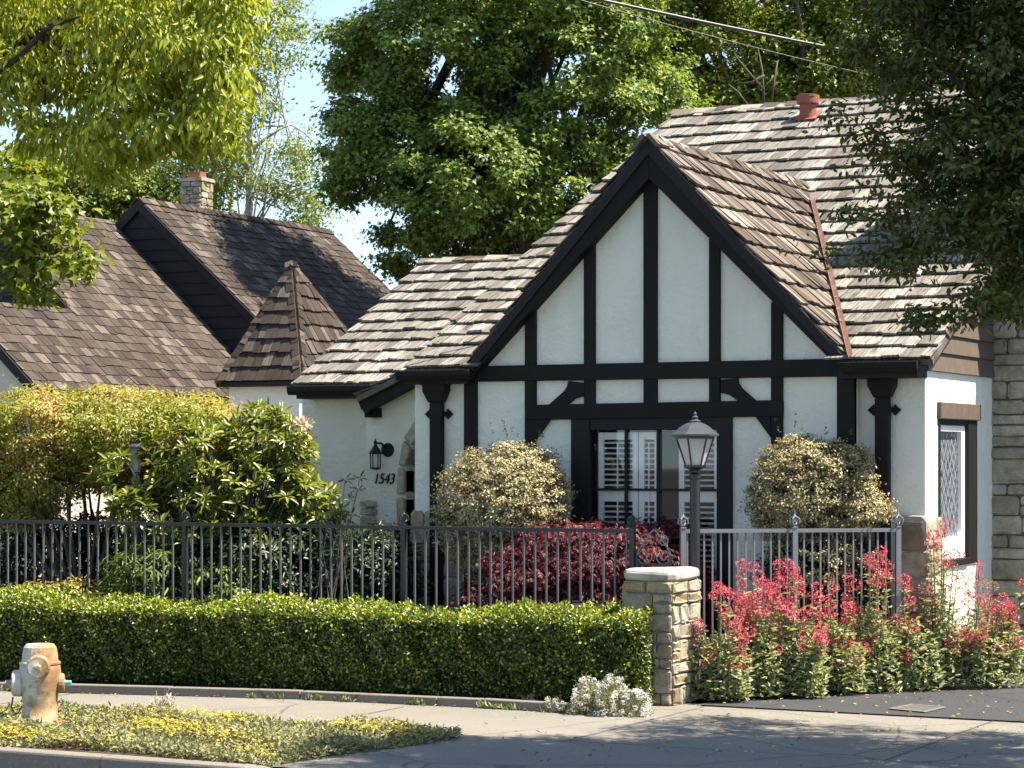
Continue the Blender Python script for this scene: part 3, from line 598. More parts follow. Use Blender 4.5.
# ------------------------------------------------------------ fences
FV = 18.62; FT = 1.43
def finial(mb, x, y, z, s=1.0):
    mb.lathe((x,y,z), [(.030*s,0),(.030*s,.008),(.012*s,.016),(.010*s,.04),(.018*s,.055),(.010*s,.085),(.016*s,.10),(.006*s,.12),(.002,.165)], 8)
    for k in range(4):
        t = k*math.pi/2; d = Vector((math.cos(t), math.sin(t), 0))
        c = Vector((x,y,z)); mb.tube([c+d*.012+Vector((0,0,.02)), c+d*.048*s+Vector((0,0,.045)), c+d*.045*s+Vector((0,0,.08)), c+d*.012+Vector((0,0,.10))], .007, 5)
def fence(name, label, a, c, posts, gap, m, mp, group=None):
    a, c = Vector(a), Vector(c); L = (c-a).length; d = (c-a)/L; nrm = Vector((-d.y,d.x,0)); rz = math.atan2(d.y, d.x)
    root = thing(name, label, 'fence', (a+c)/2)
    def bar(p, q, wd, hh, nm, mm, extra=None):
        b = MB(); p, q = Vector(p), Vector(q)
        b.prism([p-nrm*wd/2, q-nrm*wd/2, q+nrm*wd/2, p+nrm*wd/2], (0,0,hh))
        if extra: extra(b)
        return b.build(nm, mm, root)
    for z in (FT-.03, .18): bar(a+Vector((0,0,z)), c+Vector((0,0,z)), .042, .032, 'rail', m)
    n = int(L/gap)
    for i in range(n):
        p = a+d*((i+.5)*L/n)
        if min(abs((p-a).length-s) for s in posts) < .03: continue
        bar(p-d*.0075+Vector((0,0,.09)), p+d*.0075+Vector((0,0,.09)), .015, FT-.118, 'picket', M['picket'] if m is M['iron'] else m)
    for s in posts:
        p = a+d*s; b = MB(); b.prism([p-d*.023-nrm*.023, p+d*.023-nrm*.023, p+d*.023+nrm*.023, p-d*.023+nrm*.023], (0,0,FT+.012))
        po = b.build('post', mp, root); f = MB(); finial(f, p.x, p.y, FT+.01); f.build('finial', mp, po)
    return root
xl = lambda x: P(x, 525, v=FV).x
A0 = xl(-40); B0 = xl(632.5)
fence('iron_fence', 'long dark iron picket fence with finial posts rising behind the clipped hedge', (A0,FV,0), (B0,FV,0), [xl(185)-A0, xl(404)-A0, B0-A0], .111, M['iron'], M['iron'])
A1 = P(683,535,v=18.78); A1.z = 0; Bm = P(898,533,v=20.0); Bm.z = 0
fence('iron_fence', 'short grey iron picket fence behind the red valerian, running to the house corner', (A1.x,A1.y,0), (Bm.x,Bm.y,0), [0, (Bm-A1).length*.515, (Bm-A1).length], .075, M['iron_grey'], M['iron_grey'])
gate = thing('iron_gate', 'narrow low iron gate with scrollwork top between two finial posts behind the pillar', 'gate', (xl(657),FV,0))
ga, gb = B0+.035, A1.x-.035; gm = (ga+gb)/2; gz = 1.21
b = MB()
for x in (ga+.012, gb-.012): b.box((x-.012,FV-.012,.1),(x+.012,FV+.012,gz))
b.box((ga,FV-.011,gz-.09),(gb,FV+.011,gz-.07)); b.box((ga,FV-.011,.15),(gb,FV+.011,.17)); b.build('gate_frame', M['iron'], gate)
for k in range(4):
    x = ga+(gb-ga)*(k+1)/5; b = MB(); b.box((x-.008,FV-.008,.17),(x+.008,FV+.008,gz-.09)); b.build('picket', M['iron'], gate)
def spiral(cx, cz, r, t0, turns, sgn): return [(cx+sgn*r*(1-.75*i/26)*math.cos(t0+turns*2*math.pi*i/26), FV, cz+r*(1-.75*i/26)*math.sin(t0+turns*2*math.pi*i/26)) for i in range(27)]
b = MB()
for sg in (-1, 1):
    b.tube(spiral(gm+sg*.095, gz-.01, .075, math.pi, 1.5, sg), .0065, 5); b.tube(spiral(gm+sg*.085, gz+.125, .06, 0, 1.4, -sg), .006, 5)
    b.tube([(gm+sg*(gb-ga)/2, FV, gz-.03), (gm+sg*.15, FV, gz+.03), (gm+sg*.03, FV, gz+.2), (gm, FV, gz+.22)], .0065, 5)
b.build('scroll', M['iron_grey'], gate)

# ------------------------------------------------------------ lamp posts and wall lantern
def lamp(label, x, y, ztop, zpole, m, s=1.0, group=None):
    r = thing('lamp_post', label, 'lamp post', (x,y,0), group)
    b = MB(); b.lathe((x,y,0), [(.09,0),(.09,.05),(.055,.09),(.047,.12),(.043,zpole-.08),(.05,zpole-.07),(.05,zpole-.04),(.034,zpole-.02),(.034,zpole)], 20); b.build('pole', m, r)
    z0, z1 = zpole+.045*s, ztop-.225*s; r0, r1 = .085*s, .165*s
    b = MB(); b.lathe((x,y,zpole-.02), [(.03,0),(.045,.02),(.10*s,.045*s),(.10*s,.065*s)], 6)
    for k in range(6):
        t = 2*math.pi*(k+.5)/6; d = Vector((math.cos(t), math.sin(t), 0)); c = Vector((x,y,0)); b.tube([c+d*r0+Vector((0,0,z0)), c+d*r1+Vector((0,0,z1))], .008*s, 4)
    b.lathe((x,y,z1-.01), [(r1+.008,0),(r1+.008,.02),(r1-.02,.02)], 6); b.build('lantern_frame', m, r)
    b = MB(); b.lathe((x,y,0), [(r0-.004,z0),(r1-.006,z1)], 6); b.build('lantern_glass', M['lamp_glass'], r)
    b = MB(); b.lathe((x,y,zpole+.04), [(.028,0),(.03,.12*s),(.02,.16*s)], 10); b.build('lamp_bulb', M['white'], r)
    b = MB(); b.lathe((x,y,z1+.01), [(r1+.03,0),(r1+.045,.008),(r1+.045,.02),(r1+.005,.045*s),(r1-.022,.075*s),(r1-.065,.105*s),(.05*s,.125*s)], 6)
    b.build('lantern_cap', M['cap_iron'], r)
    b = MB(); b.lathe((x,y,z1+.01+.12*s), [(.045*s,0),(.05*s,.015*s),(.02*s,.035*s),(.03*s,.05*s),(.012*s,.065*s),(.016*s,.08*s),(.002,.1*s)], 12); b.build('finial', M['cap_iron'], r)
    return r
lp = P(695,560,v=18.70); lamp('grey iron lamp post with hexagonal glass lantern standing behind the stone pillar', lp.x, lp.y, P(695,412,v=18.70).z, P(695,470,v=18.70).z, M['lamp_iron'], .98)
l2 = P(136,480,v=19.25); lamp('lamp post half hidden in leaves, only its lantern tip showing above the rhododendron', l2.x, l2.y, P(136,438,v=19.25).z, P(136,474,v=19.25).z, M['iron_grey'], .5)
wc = P(385.5,455,v=21.2); wl = thing('wall_lantern', 'small black coach lantern on a round wall plate above the house number', 'wall lamp', (wc.x,21.2,wc.z))
b = MB(); cc = Vector((P(388,450,v=21.2).x,21.2,P(388,450,v=21.2).z))
for k_ in (0,): b.add([cc+Vector((.075*math.cos(t*math.pi/8),-.0,.075*math.sin(t*math.pi/8))) for t in range(16)]+[cc+Vector((.065*math.cos(t*math.pi/8),-.03,.065*math.sin(t*math.pi/8))) for t in range(16)], [tuple(range(16)),tuple(range(31,15,-1))]+[(i,16+i,16+(i+1)%16,(i+1)%16) for i in range(16)])
b.build('wall_plate', M['black'], wl); lc = cc+Vector((-.075,-.13,-.03))
b = MB(); b.tube([cc+Vector((0,-.02,.02)), cc+Vector((-.03,-.1,.07)), lc+Vector((0,0,.10))], .012, 6); b.build('arm', M['black'], wl)
b = MB(); b.lathe(lc, [(.012,.09),(.065,.0),(.075,-.005),(.06,-.012)], 6); b.lathe(lc, [(.014,.09),(.02,.11),(.008,.13),(.003,.15)], 8); b.build('lantern_cap', M['black'], wl)
b = MB()
for k in range(6):
    t = 2*math.pi*(k+.5)/6; d = Vector((math.cos(t), math.sin(t), 0)); b.tube([lc+d*.055+Vector((0,0,-.01)), lc+d*.05+Vector((0,0,-.155))], .006, 4)
b.lathe(lc, [(.05,-.15),(.055,-.155),(.055,-.165),(.02,-.175)], 6); b.build('lantern_frame', M['black'], wl)
b = MB(); b.lathe(lc, [(.044,-.15),(.049,-.012)], 6); b.build('lantern_glass', M['lamp_glass'], wl)

# ------------------------------------------------------------ hydrant
def m_hyd():
    m = mat('worn_hydrant_paint', (.6,.57,.5), .6, .3); g = G(m); a = g.noise(7, 7, .7); c2 = g.noise(22, 6, .75)
    sx = g.n('SeparateXYZ'); g.l(g.n('NewGeometry').outputs['Position'], sx.inputs[0])
    ad = g.n('Math', operation='MULTIPLY_ADD'); g.l(sx.outputs['X'], ad.inputs[0]); ad.inputs[1].default_value = 1.9; ad.inputs[2].default_value = HYX
    s = g.n('Math', operation='ADD'); g.l(ad.outputs[0], s.inputs[0]); g.l(a, s.inputs[1])
    c = g.ramp(s.outputs[0], [(.50,(.50,.47,.41)),(.57,(.38,.29,.19)),(.72,(.30,.18,.09)),(.9,(.22,.115,.06))])
    c = g.mix(g.ramp(c2, [(.56,(0,0,0)),(.66,(.9,)*3)]), c, (.17,.12,.09)); g.color(c); g.bump(c2, .3, .01); return m
hp = P(40,726,z=0); HYX = -hp.x*1.9-.02; M['hydrant'] = m_hyd()
hy = thing('fire_hydrant', 'squat worn fire hydrant, cream paint chipped and rusty, on the planted kerb strip', 'fire hydrant', (hp.x,hp.y,0))
hz = lambda y: P(40,y,v=hp.y).z; x, y = hp.x, hp.y; H = hz(644); S = H/.60
b = MB(); b.lathe((x,y,-.03), [(.155*S,0),(.155*S,.06*S),(.128*S,.065*S),(.125*S,.20*S),(.135*S,.28*S),(.15*S,.36*S),(.15*S,.44*S),(.142*S,.50*S)], 24); b.build('body', M['hydrant'], hy, smooth=True).data
b = MB(); b.lathe((x,y,0), [(.150*S,.455*S),(.150*S,.47*S),(.132*S,.475*S),(.127*S,.53*S),(.117*S,.578*S),(.10*S,.60*S),(.05*S,.603*S)], 24); b.build('bonnet', M['hydrant'], hy)
fwd = Vector((-.63*-1*0-.0,-1,0)); fwd = Vector((.55,-.83,0)).normalized(); sd = Vector((.83,.55,0)).normalized()
def outlet(d, z, r, l0, l1, mcap, nut=True):
    c = Vector((x,y,z)); u = d; a = Vector((0,0,1)); q = u.cross(a)
    def cyl(mb, prof, n=18):
        vs = []; fs = []
        for rr, h in prof:
            for k in range(n): t = 2*math.pi*k/n; vs.append(c+u*h+a*rr*math.cos(t)+q*rr*math.sin(t))
        for i in range(len(prof)-1):
            for k in range(n): fs.append((i*n+k,i*n+(k+1)%n,(i+1)*n+(k+1)%n,(i+1)*n+k))
        fs.append(tuple((len(prof)-1)*n+k for k in range(n))); mb.add(vs, fs)
    b = MB(); cyl(b, [(r*.86,0),(r*.86,l0),(r,l0),(r*1.04,l0+.012),(r*1.0,l1),(r*.86,l1+.012),(r*.45,l1+.014)]); o = b.build('outlet', M['hydrant'], hy)
    b = MB(); cyl(b, [(r*.34,l1),(r*.34,l1+.018),(r*.27,l1+.02),(r*.24,l1+.06),(r*.18,l1+.065)], 5); b.build('nut', mcap, o)
M['teal'] = m_paint('teal_paint', (.12,.42,.42), .5)
outlet(fwd, .445*S, .085*S, .12*S, .155*S, M['hydrant']); outlet(-sd, .315*S, .095*S, .13*S, .19*S, M['grey']); outlet(sd, .315*S, .07*S, .13*S, .165*S, M['teal'])
b = MB(); c = Vector((x,y,0))
pts = [c-sd*.19*S+Vector((0,0,.22*S))+fwd*.05, c-sd*.2*S+Vector((0,0,.14*S))+fwd*.06, c-sd*.16*S+Vector((0,0,.09*S))+fwd*.07, c-sd*.125*S+Vector((0,0,.15*S))+fwd*.06]; b.tube(pts, .007, 5); b.build('chain', M['iron'], hy)
b = MB()
for k in range(8): t = k*math.pi/4; b.lathe((x+.142*S*math.cos(t), y+.142*S*math.sin(t), .03*S), [(.014,0),(.014,.02),(.008,.022)], 6)
b.build('flange_bolt', M['hydrant'], hy)

# ------------------------------------------------------------ small things
ca, cb = P(400,-46,v=19), P(900,61,v=23)
def cable(name, label, a, c, r, sag):
    b = MB(); b.tube([a+(c-a)*t+Vector((0,0,-4*sag*t*(1-t))) for t in [i/24 for i in range(25)]], r, 6); tag(b.build(name, M['iron'], None, smooth=True), label, 'cable', 'overhead cables')
cable('overhead_cable', 'thick upper overhead cable crossing the maple crown to the dark oak', ca, cb, .017, .03)
cable('overhead_cable', 'thin lower overhead wire hanging just under the thick cable', P(560,-6,v=20.5), P(900,82,v=23.2), .0045, .03)
sp = P(588,606,v=18.42); sg = thing('garden_sign', 'small dark framed garden sign poking up between hedge and fence', 'sign', (sp.x,sp.y,0))
b = MB(); b.box((sp.x-.15,sp.y-.02,.55),(sp.x+.16,sp.y+.01,P(588,601,v=18.42).z)); b.build('frame', M['iron'], sg, bevel=.006)
b = MB(); b.box((sp.x-.135,sp.y-.024,.6),(sp.x+.145,sp.y-.0205,P(588,603.5,v=18.42).z)); b.build('panel', M['grey'], sg)
for dx in (-.12,.13): b = MB(); b.box((sp.x+dx-.01,sp.y+.011,.0),(sp.x+dx+.01,sp.y+.03,.7)); b.build('stake', M['iron'], sg)
ut = thing('utility_cover', 'flat pale framed utility cover let into the asphalt driveway', 'cover', P(918,708,z=.01))
ua_ = [P(x,y,z=.018) for x, y in ((888,709),(925,712.5),(946,707.5),(912,704.5))]; c = sum(ua_, Vector())/4
b = MB(); inn = [c+(p-c)*.86 for p in ua_]
for i in range(4): b.prism([ua_[i],ua_[(i+1)%4],inn[(i+1)%4],inn[i]], (0,0,.006))
b.build('frame', M['kerb'], ut); b = MB(); b.prism(inn, (0,0,.003)); b.build('lid', M['street'], ut)

# ------------------------------------------------------------ foliage
def nrm_(a): return a/np.maximum(np.linalg.norm(a, axis=1, keepdims=True), 1e-9)
def leaf_mesh(name, C, T, N, L, W, m, parent=None, shape='oval', fold=.25, curl=.1):
    C = np.asarray(C, float); n = len(C); T = nrm_(np.asarray(T, float)); B = nrm_(np.cross(T, N)); N = np.cross(B, T)
    L = np.broadcast_to(np.asarray(L, float), (n,))[:, None]; W = np.broadcast_to(np.asarray(W, float), (n,))[:, None]
    p = {'oval': [(.32,.46),(.70,.36)], 'lobed': [(.40,.62),(.52,.20)], 'blade': [(.3,.5),(.65,.42)]}.get(shape)
    tip = C+T*L-N*curl*L
    if shape == 'diamond':
        r = C+T*L*.48+B*W*.5+N*fold*W*.5; l = C+T*L*.48-B*W*.5+N*fold*W*.5
        V = np.stack([C, r, tip, l], 1); F = np.array([[0,1,2],[0,2,3]]); k = 4; s = 3
    else:
        vs = [C]
        for (a, w) in p: vs.append(C+T*L*a+B*W*w+N*fold*W*w)
        vs.append(tip)
        for (a, w) in reversed(p): vs.append(C+T*L*a-B*W*w+N*fold*W*w)
        V = np.stack(vs, 1); F = np.array([[0,1,2,3],[0,3,4,5]]); k = 6; s = 4
    idx = (np.arange(n)[:, None, None]*k+F[None]).reshape(-1)
    me = bpy.data.meshes.new(name); me.vertices.add(n*k); me.vertices.foreach_set('co', V.reshape(-1).astype('f'))
    me.loops.add(len(idx)); me.loops.foreach_set('vertex_index', idx.astype('i')); nf = len(idx)//s
    me.polygons.add(nf); me.polygons.foreach_set('loop_start', (np.arange(nf)*s).astype('i')); me.update(calc_edges=True)
    return link(name, me, m, parent)
def rnd(n): return nrm_(RNG.normal(size=(n,3)))
def ell(x, y, t, rx, ry, rd=None):            # a lobe of a crown: place, real radii
    c = P(x, y, t=t); k = t/FOC; rx, ry = rx*k, ry*k; return (np.array(c), np.array([rx, rd or rx, ry]))
def clumps(ells, n, lo=.30, dens=None):
    w = np.array([e[1].prod()**(2/3) for e in ells]); 
    if dens is not None: w = w*np.array(dens)
    pick = RNG.choice(len(ells), n, p=w/w.sum()); d = rnd(n); r = (lo**3+(1-lo**3)*RNG.random(n))**(1/3)
    c = np.array([e[0] for e in ells])[pick]; a = np.array([e[1] for e in ells])[pick]
    off = d*a*r[:, None]
    ca, sa = CS, SN      # lobes lie along the view's right / depth axes
    o2 = np.stack([off[:,0]*ca-off[:,1]*sa, off[:,0]*sa+off[:,1]*ca, off[:,2]], 1)
    return c+o2, nrm_(o2/1.0)
def crown(name, K, out, per, rad, L, W, m, parent, shape='oval', flat=.55, upw=.7, outw=.5, rw=.6, droop=.3, curl=.1, fold=.25):
    n = len(K)*per; k = np.repeat(np.arange(len(K)), per); sz = RNG.uniform(.55, 1.3, len(K))[k][:, None]
    d = RNG.normal(size=(n,3))*np.array([1,1,flat])*.55; C = K[k]+d*rad*sz
    N = nrm_(np.array([0,0,1])*upw+out[k]*outw+RNG.normal(size=(n,3))*rw*.6+d*.4)
    T = nrm_(np.cross(N, rnd(n))+np.array([0,0,-1])*droop+d*.5)
    return leaf_mesh(name, C, T, N, L*RNG.uniform(.6,1.25,n), W*RNG.uniform(.7,1.2,n), m, parent, shape, fold, curl)
def limbs(mb, base, K, n, r0, rt=.0, sides=6, wob=.25, bf=.34):
    rt = r0*.25
    base = [Vector(b) for b in base]
    for i in RNG.choice(len(K), min(n, len(K)), replace=False):
        e = Vector(K[i]); s = base[int(RNG.integers(int(len(base)*bf), len(base)))]; d = e-s; L = d.length
        pts = []
        w = Vector(RNG.normal(size=3))*wob*L*.25
        for j in range(7):
            t = j/6; pts.append(s+d*t+w*math.sin(t*math.pi)+Vector((0,0,L*.10*math.sin(t*math.pi)))+Vector(RNG.normal(size=3))*L*.015*(0 < j < 6))
        mb.tube(pts, [r0*(1-t/6)**.9+rt for t in range(7)], sides, cap=False)
def trunk_line(a, c, n=8, wob=.08):
    a, c = Vector(a), Vector(c); L = (c-a).length
    return [a+(c-a)*(i/(n-1))+Vector((RNG.normal(), RNG.normal(), 0))*wob*(0 < i < n-1)*min(1, L*.2) for i in range(n)]

M['bark'] = m_bark('grey_brown_bark', (.05,.04,.032), (.15,.125,.10)); M['bark_pale'] = m_bark('pale_bark', (.22,.20,.17), (.42,.39,.34)); M['bark_dark'] = m_bark('dark_bark', (.022,.018,.014), (.06,.05,.04))
M['maple'] = m_leaf('maple_leaf', [(.25,(.06,.11,.022)),(.5,(.155,.235,.042)),(.75,(.29,.37,.075))], .48, nscale=.9)
M['maple_light'] = m_leaf('light_maple_leaf', [(.25,(.08,.13,.018)),(.5,(.18,.24,.035)),(.75,(.29,.34,.055))], .48, nscale=.9)
M['locust'] = m_leaf('locust_leaf', [(.25,(.12,.17,.04)),(.75,(.23,.29,.08))], .5)
M['camphor'] = m_leaf('camphor_leaf', [(.2,(.145,.20,.02)),(.5,(.285,.345,.034)),(.8,(.45,.47,.065))], .5, .38, .5, 1.6, (1.2,1.14,.55))
M['sycamore'] = m_leaf('sycamore_leaf', [(.25,(.10,.14,.014)),(.75,(.23,.28,.03))], .42)
M['oak'] = m_leaf('oak_leaf', [(.2,(.030,.046,.009)),(.5,(.058,.082,.014)),(.75,(.11,.13,.02)),(.95,(.23,.20,.03))], .38, .35, .5, 1.5)
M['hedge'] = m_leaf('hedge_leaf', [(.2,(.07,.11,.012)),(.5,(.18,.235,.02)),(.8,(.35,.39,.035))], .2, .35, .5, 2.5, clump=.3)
M['hedge_shade'] = m_leaf('shaded_hedge_leaf', [(.2,(.018,.034,.007)),(.8,(.05,.078,.012))], .12, .4, .4, 2.5)  # darker copy of the hedge leaf, shade of the sides put into its colour
M['azalea'] = m_leaf('azalea_leaf', [(.15,(.115,.16,.025)),(.38,(.24,.29,.044)),(.55,(.35,.335,.07)),(.68,(.46,.29,.13)),(.90,(.44,.18,.115))], .42, .4, .4, 1.9, clump=.7)
M['rhodo'] = m_leaf('rhododendron_leaf', [(.2,(.08,.11,.018)),(.55,(.18,.22,.032)),(.85,(.31,.33,.055))], .35, .3, .55)
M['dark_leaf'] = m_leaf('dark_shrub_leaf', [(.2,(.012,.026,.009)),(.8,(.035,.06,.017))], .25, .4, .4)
M['fern'] = m_leaf('fern_leaf', [(.2,(.10,.15,.02)),(.8,(.20,.26,.045))], .4)
M['cream'] = m_leaf('variegated_leaf', [(.1,(.10,.085,.035)),(.35,(.25,.22,.10)),(.65,(.46,.405,.23)),(.9,(.64,.58,.38))], .28, .5, .35, 3.0, (1.1,1.05,.8), .25)
M['cream_dark'] = m_leaf('variegated_olive_leaf', [(.2,(.045,.05,.018)),(.8,(.16,.145,.06))], .25)  # darker olive leaf of the new shoots
M['red'] = m_leaf('red_maple_leaf', [(.15,(.055,.011,.016)),(.5,(.14,.028,.038)),(.85,(.31,.085,.09))], .36, .4, .4, 3, (1.3,.9,.9))
M['valerian'] = m_leaf('valerian_leaf', [(.2,(.18,.23,.10)),(.8,(.42,.46,.28))], .35)
M['blossom'] = m_leaf('valerian_blossom', [(.1,(.46,.05,.08)),(.5,(.68,.12,.17)),(.9,(.82,.28,.33))], .35, .6, .2, 6, (1.1,.9,1), .25)
M['blossom_dull'] = m_leaf('valerian_seedhead', [(.1,(.30,.10,.09)),(.9,(.50,.30,.22))], .3, .7, .2)
M['stem'] = m_paint('green_stem', (.10,.12,.05), .7)
M['white_blossom'] = m_leaf('white_blossom', [(.1,(.60,.60,.58)),(.9,(.80,.80,.78))], .3, .6, .2, 5, (1,1,1))
M['yellow_blossom'] = m_leaf('yellow_blossom', [(.1,(.42,.33,.04)),(.9,(.62,.54,.10))], .3, .6, .2, 5, (1,1,.8))
M['cover'] = m_leaf('ground_cover_leaf', [(.1,(.11,.115,.055)),(.5,(.21,.215,.11)),(.9,(.36,.35,.22))], .2, .6, .2, 3)
M['pink'] = m_leaf('pink_blossom', [(.1,(.6,.38,.36)),(.9,(.75,.62,.58))], .3)

def tree(name, label, base, top, K, out, per, rad, L, W, m, bark, r0, nl, rl, group=None, extra=None, bf=.34, **kw):
    r = thing(name, label, 'tree', base, group); mb = MB(); tl = trunk_line(base, top, 9, r0*.5)
    mb.tube(tl, [r0*(1.25 if i == 0 else 1)*(1-i/8*.62) for i in range(9)], 10)
    limbs(mb, tl, K, nl, rl, bf=bf)
    if extra: extra(mb)
    mb.build('trunk', bark, r, smooth=True); crown('crown', K, out, per, rad, L, W, m, r, **kw); return r
gz0 = lambda p: Vector((p.x, p.y, -.1))
# big maple behind the cottage
T = 40.5
E = [ell(445,55,T,95,80,2),ell(400,145,T,68,62,1.6),ell(375,80,T+.5,50,60,1.4),ell(470,175,T-.8,95,72,2),ell(570,75,T,110,105,2.2),ell(540,-50,T,165,90,2.6),ell(425,250,T,52,50,1.4),ell(560,200,T,90,75,1.8),ell(348,45,T,28,30,.8),ell(352,140,T,28,50,.8),ell(345,185,T,22,20,.5),ell(640,120,T+1,70,80,1.6)]
K, O = clumps(E, 950, .5)
tree('maple_tree', 'tall dense green maple filling the sky directly behind the front gable', gz0(P(520,400,t=T)), P(510,-10,t=T), K, O, 165, .30, .098, .086, M['maple'], M['bark_dark'], .26, 70, .07, shape='lobed', upw=.75, outw=.55)
T = 46
E = [ell(700,50,T,100,75,2),ell(790,75,T,85,62,1.8),ell(760,-30,T,150,70,2.2),ell(860,40,T,80,85,2),ell(660,0,T,70,60,1.6),ell(930,80,T+1,90,90,2),ell(730,120,T,90,50,1.4)]
K, O = clumps(E, 800, .4)
def twigs(mb):
    for pts in (((764,112),(762,70),(758,48)),((770,112),(774,80),(778,60)),((764,90),(745,68),(735,55)),((748,106),(738,92),(728,84)),((764,75),(752,82),(735,84))):
        mb.tube([P(x,y,t=41.8) for x, y in pts], [.03,.022,.01], 5)
tree('maple_tree', 'lighter green maple beyond the main roof ridge, with bare pale twigs in front of it', gz0(P(790,400,t=T)), P(770,0,t=T), K, O, 110, .40, .108, .095, M['maple_light'], M['bark'], .25, 60, .06, shape='lobed', extra=twigs)
# airy pale-trunked trees behind the neighbour
for (xb, xt, lab, E, sd_) in ((236,252,'airy pale trunked tree standing between the big maple and the yellow green tree', lambda T: [ell(282,25,T,26,45,1.2),ell(258,90,T,28,40,1),ell(275,175,T,50,35,1.2),ell(305,150,T,22,22,1),ell(312,210,T,24,22,1)], 1),
                         (222,206,'thin airy tree rising right behind the neighbour\'s stone chimney', lambda T: [ell(190,165,T,50,35,1.2),ell(225,150,T,35,45,1.2),ell(150,175,T,50,32,1.2),ell(200,90,T,60,60,1.4)], 2)):
    T = 47+sd_; K, O = clumps(E(T), 170, .1)
    def fork(mb, xb=xb, xt=xt, T=T):
        mb.tube([P(xb+2,190,t=T),P(xb+14,150,t=T),P(xt+26,130,t=T),P(xt+38,125,t=T)], [.06,.045,.025,.01], 6)
    tree('pale_tree', lab, gz0(P(xb,420,t=T)), P(xt,70,t=T), K, O, 60, .40, .085, .045, M['locust'], M['bark_pale'], .12, 20, .022, extra=fork, flat=.45, shape='diamond')
T = 49; E = [ell(110,190,T,60,40,1.5),ell(170,200,T,60,30,1.5),ell(60,190,T,60,45,1.5),ell(20,200,T,60,60,1.5)]; K, O = clumps(E, 260, .3)
tree('bushy_tree', 'low bushy mid green tree peeping over the neighbour\'s roof ridge', gz0(P(110,420,t=T)), P(115,200,t=T), K, O, 70, .42, .12, .08, M['maple_light'], M['bark'], .18, 30, .05)
# yellow green street tree reaching in at top left
T = 17.2
E = [ell(40,95,T,55,45,.7),ell(110,60,T,75,48,.9),ell(182,40,T,66,55,.9),ell(212,95,T,36,48,.6),ell(150,115,T,60,42,.8),ell(205,135,T,32,28,.5),ell(110,155,T,38,22,.5),ell(120,-20,T,150,55,1.2),ell(230,8,T,24,50,.5),ell(20,20,T,50,50,.8),ell(-60,20,T+.3,80,90,1.2),ell(-130,-60,T,140,100,1.8),ell(55,140,T,40,22,.5)]
K, O = clumps(E, 640, .35); tb_ = gz0(P(-150,460,t=T+.4))
def bough(mb):
    mb.tube([P(-150,120,t=T+.4),P(-60,100,t=T+.2),P(0,72,t=T),P(30,42,t=T),P(62,18,t=T+.1),P(100,-8,t=T+.2)], [.13,.11,.085,.07,.05,.03], 10)
    mb.tube([P(-20,82,t=T-.3),P(18,58,t=T-.5),P(45,30,t=T-.55),P(80,16,t=T-.6)], [.03,.022,.018,.01], 6); mb.tube([P(40,34,t=T-.5),P(62,48,t=T-.6),P(78,56,t=T-.6)], [.014,.01,.006], 5)
    mb.tube([P(30,42,t=T),P(44,70,t=T-.1),P(45,105,t=T-.1)], [.03,.018,.01], 6)
tree('camphor_tree', 'yellow green street tree hanging its bright drooping leaves into the upper left', tb_, P(-140,-40,t=T+.4), K, O, 58, .17, .082, .030, M['camphor'], M['bark_dark'], .24, 24, .010, bf=.8, extra=bough, shape='oval', droop=1.1, upw=.45, outw=.6, rw=.6, curl=.15)
T = 21.2; E = [ell(25,185,T,50,28,.5),ell(52,215,T,26,26,.4),ell(15,225,T,45,35,.5),ell(62,258,T,28,16,.3),ell(25,268,T,40,22,.4),ell(35,292,T,16,8,.2),ell(-60,220,T,70,80,.9),ell(80,268,T,14,9,.2)]; K, O = clumps(E, 120, .25)
tree('sycamore_tree', 'leafy branch of a broad leaved tree overhanging the neighbour\'s roof at far left', gz0(P(-190,460,t=T)), P(-150,120,t=T), K, O, 26, .17, .10, .105, M['sycamore'], M['bark_pale'], .2, 14, .007, bf=.6, shape='lobed', upw=.6)
# dark oak at upper right, near the pavement
T = 15.7
E = [ell(1000,50,T,105,85,1.1),ell(925,40,T,75,62,.9),ell(975,150,T,80,62,.9),ell(1010,220,T,56,62,.8),ell(945,215,T,52,42,.6),ell(890,95,T,42,40,.5),ell(975,295,T,24,20,.4),ell(900,170,T,48,40,.4),ell(868,215,T,34,30,.3),ell(905,262,T,38,28,.3),ell(1090,90,T,110,130,1.4),ell(880,20,T,60,40,.6),ell(930,310,T,34,14,.3),ell(1150,30,T+1,120,100,1.6),ell(960,-60,T,150,60,1.4),ell(1016,290,T,20,34,.4),ell(1100,250,T,80,60,.9),ell(1000,-170,T-.2,190,110,1.3),ell(1180,-120,T-.3,150,130,1.5),ell(1050,-300,T-.2,160,90,1.2),ell(1330,-40,T-.2,150,140,1.5),ell(1500,40,T+.2,150,140,1.5),ell(1280,-220,T-.8,170,110,1.4),ell(1650,-40,T-.3,150,130,1.5),ell(1450,-220,T+.4,150,100,1.4),ell(852,140,T,30,45,.3),ell(848,235,T,24,34,.25)]
K, O = clumps(E, 2100, .2, dens=[1,.7,.85,1,.7,.3,.6,.35,.2,.3,1,.45,.3,1,1,.8,.8,1,1,1,1,1,1,.8,.8,.35,.3])
tree('oak_tree', 'dark shaded evergreen oak overhanging the cottage roof at upper right', gz0(P(1230,460,t=T+.6)), P(1180,0,t=T+.5), K, O, 75, .17, .062, .030, M['oak'], M['bark_dark'], .28, 80, .02, shape='oval', upw=.6)

